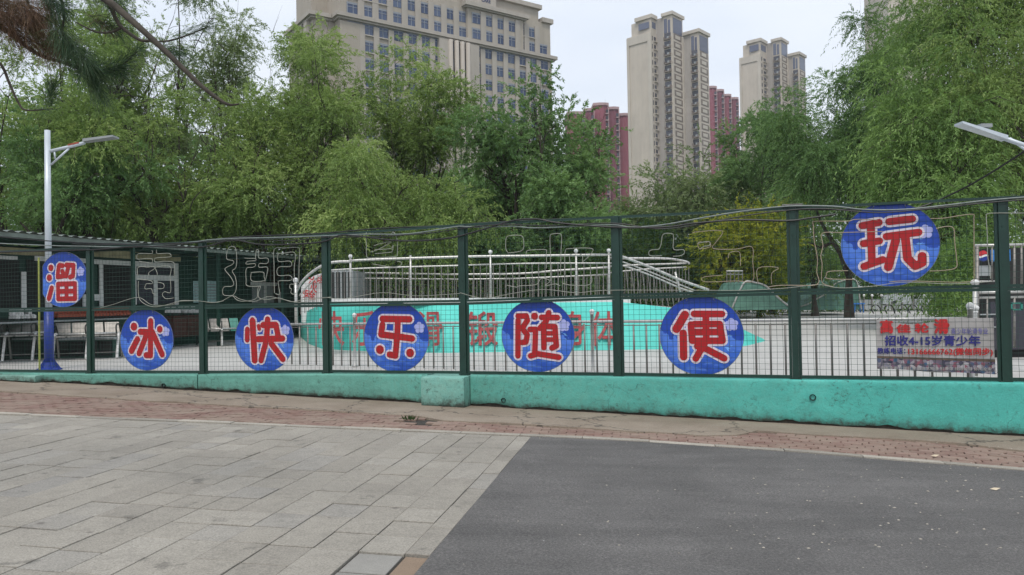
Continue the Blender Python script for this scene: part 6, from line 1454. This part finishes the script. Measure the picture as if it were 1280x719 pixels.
for pts, rad in branches:
    q = smooth(pts, 4); rs_ = list(np.interp(np.linspace(0, len(rad) - 1, len(q)), range(len(rad)), rad)); bw(MB().tube(q, rs_, 7), 'branch', M['twig'], pine, True)
def needles(nm, mat, cl):
    r = np.random.default_rng(3); V_, T__ = [], []
    for (x0, y0, x1, y1, n, L_, Y) in cl:
        n = int(n * .95); a, c_ = np.array(PB(x0, y0, Y)), np.array(PB(x1, y1, Y)); ax = unit(c_ - a); t = r.random(n) ** .7
        p = a + (c_ - a) * t[:, None] + r.normal(0, .008, (n, 3)); d = unit(ax * (.75 + .5 * r.random((n, 1))) + r.normal(0, .5, (n, 3)) + np.array([0, 0, -.10])); ln = L_ * (.6 + .55 * r.random((n, 1)))
        sd_ = unit(np.cross(d, r.normal(0, 1, (n, 3)))) * .0022
        mid = p + d * ln * .55 + np.array([0, 0, .004]); e = p + d * ln - np.array([0, 0, 1]) * ln * .10
        v = np.empty((n, 4, 3)); v[:, 0] = p; v[:, 1] = mid + sd_ * .5; v[:, 2] = e; v[:, 3] = mid - sd_ * .5; V_.append(v.reshape(-1, 3)); T__.append(np.clip(r.random(n) * 1.1 - .05 + .15 * r.normal(0, 1), 0, 1))
    v = np.concatenate(V_) - np.array(list(po_)); props(link(nm, npmesh(nm, v, np.arange(len(v)).reshape(-1, 4), np.concatenate(T__)), M[mat], pine), kind='stuff')
needles('green_needles', 'needle', [(78, 78, 112, 90, 520, .22, 5.1), (105, 88, 145, 88, 520, .20, 5.1), (138, 90, 174, 62, 320, .13, 5.1), (95, 70, 120, 112, 260, .2, 5.1), (60, 10, 85, 62, 650, .20, 5.0), (75, 35, 108, 75, 520, .21, 5.0), (45, -20, 75, 8, 420, .2, 4.95),
    (58, 138, 66, 108, 420, .13, 5.2), (35, 137, 62, 136, 90, .12, 5.2), (100, 20, 150, 38, 300, .17, 4.95), (120, -15, 150, 10, 240, .16, 4.9), (205, 50, 262, 33, 330, .09, 4.85), (190, 52, 222, 66, 240, .14, 4.85), (85, -25, 135, -8, 400, .2, 4.9), (-30, 20, 10, 60, 120, .2, 5.1), (115, 85, 130, 120, 160, .17, 5.1)])
needles('brown_needles', 'needle_brown', [(-60, -20, 15, 8, 1100, .26, 5.05), (-40, 10, 35, 30, 1100, .24, 5.05), (10, -10, 45, 20, 700, .22, 5.0), (15, 38, 62, 62, 700, .22, 5.1), (40, 40, 80, 60, 420, .2, 5.1), (105, 15, 138, 35, 160, .12, 4.95), (30, -20, 60, 10, 360, .18, 5.0), (-20, 0, 20, 45, 500, .2, 5.05)])

# ================================================================== HAZE
hm = bpy.data.materials.new('city_haze'); hm.use_nodes = True; t_ = hm.node_tree; t_.nodes.clear()
ho = t_.nodes.new('ShaderNodeOutputMaterial'); hv = t_.nodes.new('ShaderNodeVolumePrincipled'); t_.links.new(hv.outputs[0], ho.inputs['Volume'])
hv.inputs['Color'].default_value = (.93, .95, 1, 1); hv.inputs['Density'].default_value = .00026; hv.inputs['Anisotropy'].default_value = .2
hz_ = MB().box(-1000, 1000, -70, 1600, -4, 190).build('haze', hm); hz_['kind'] = 'stuff'
S.cycles.volume_bounces = 1
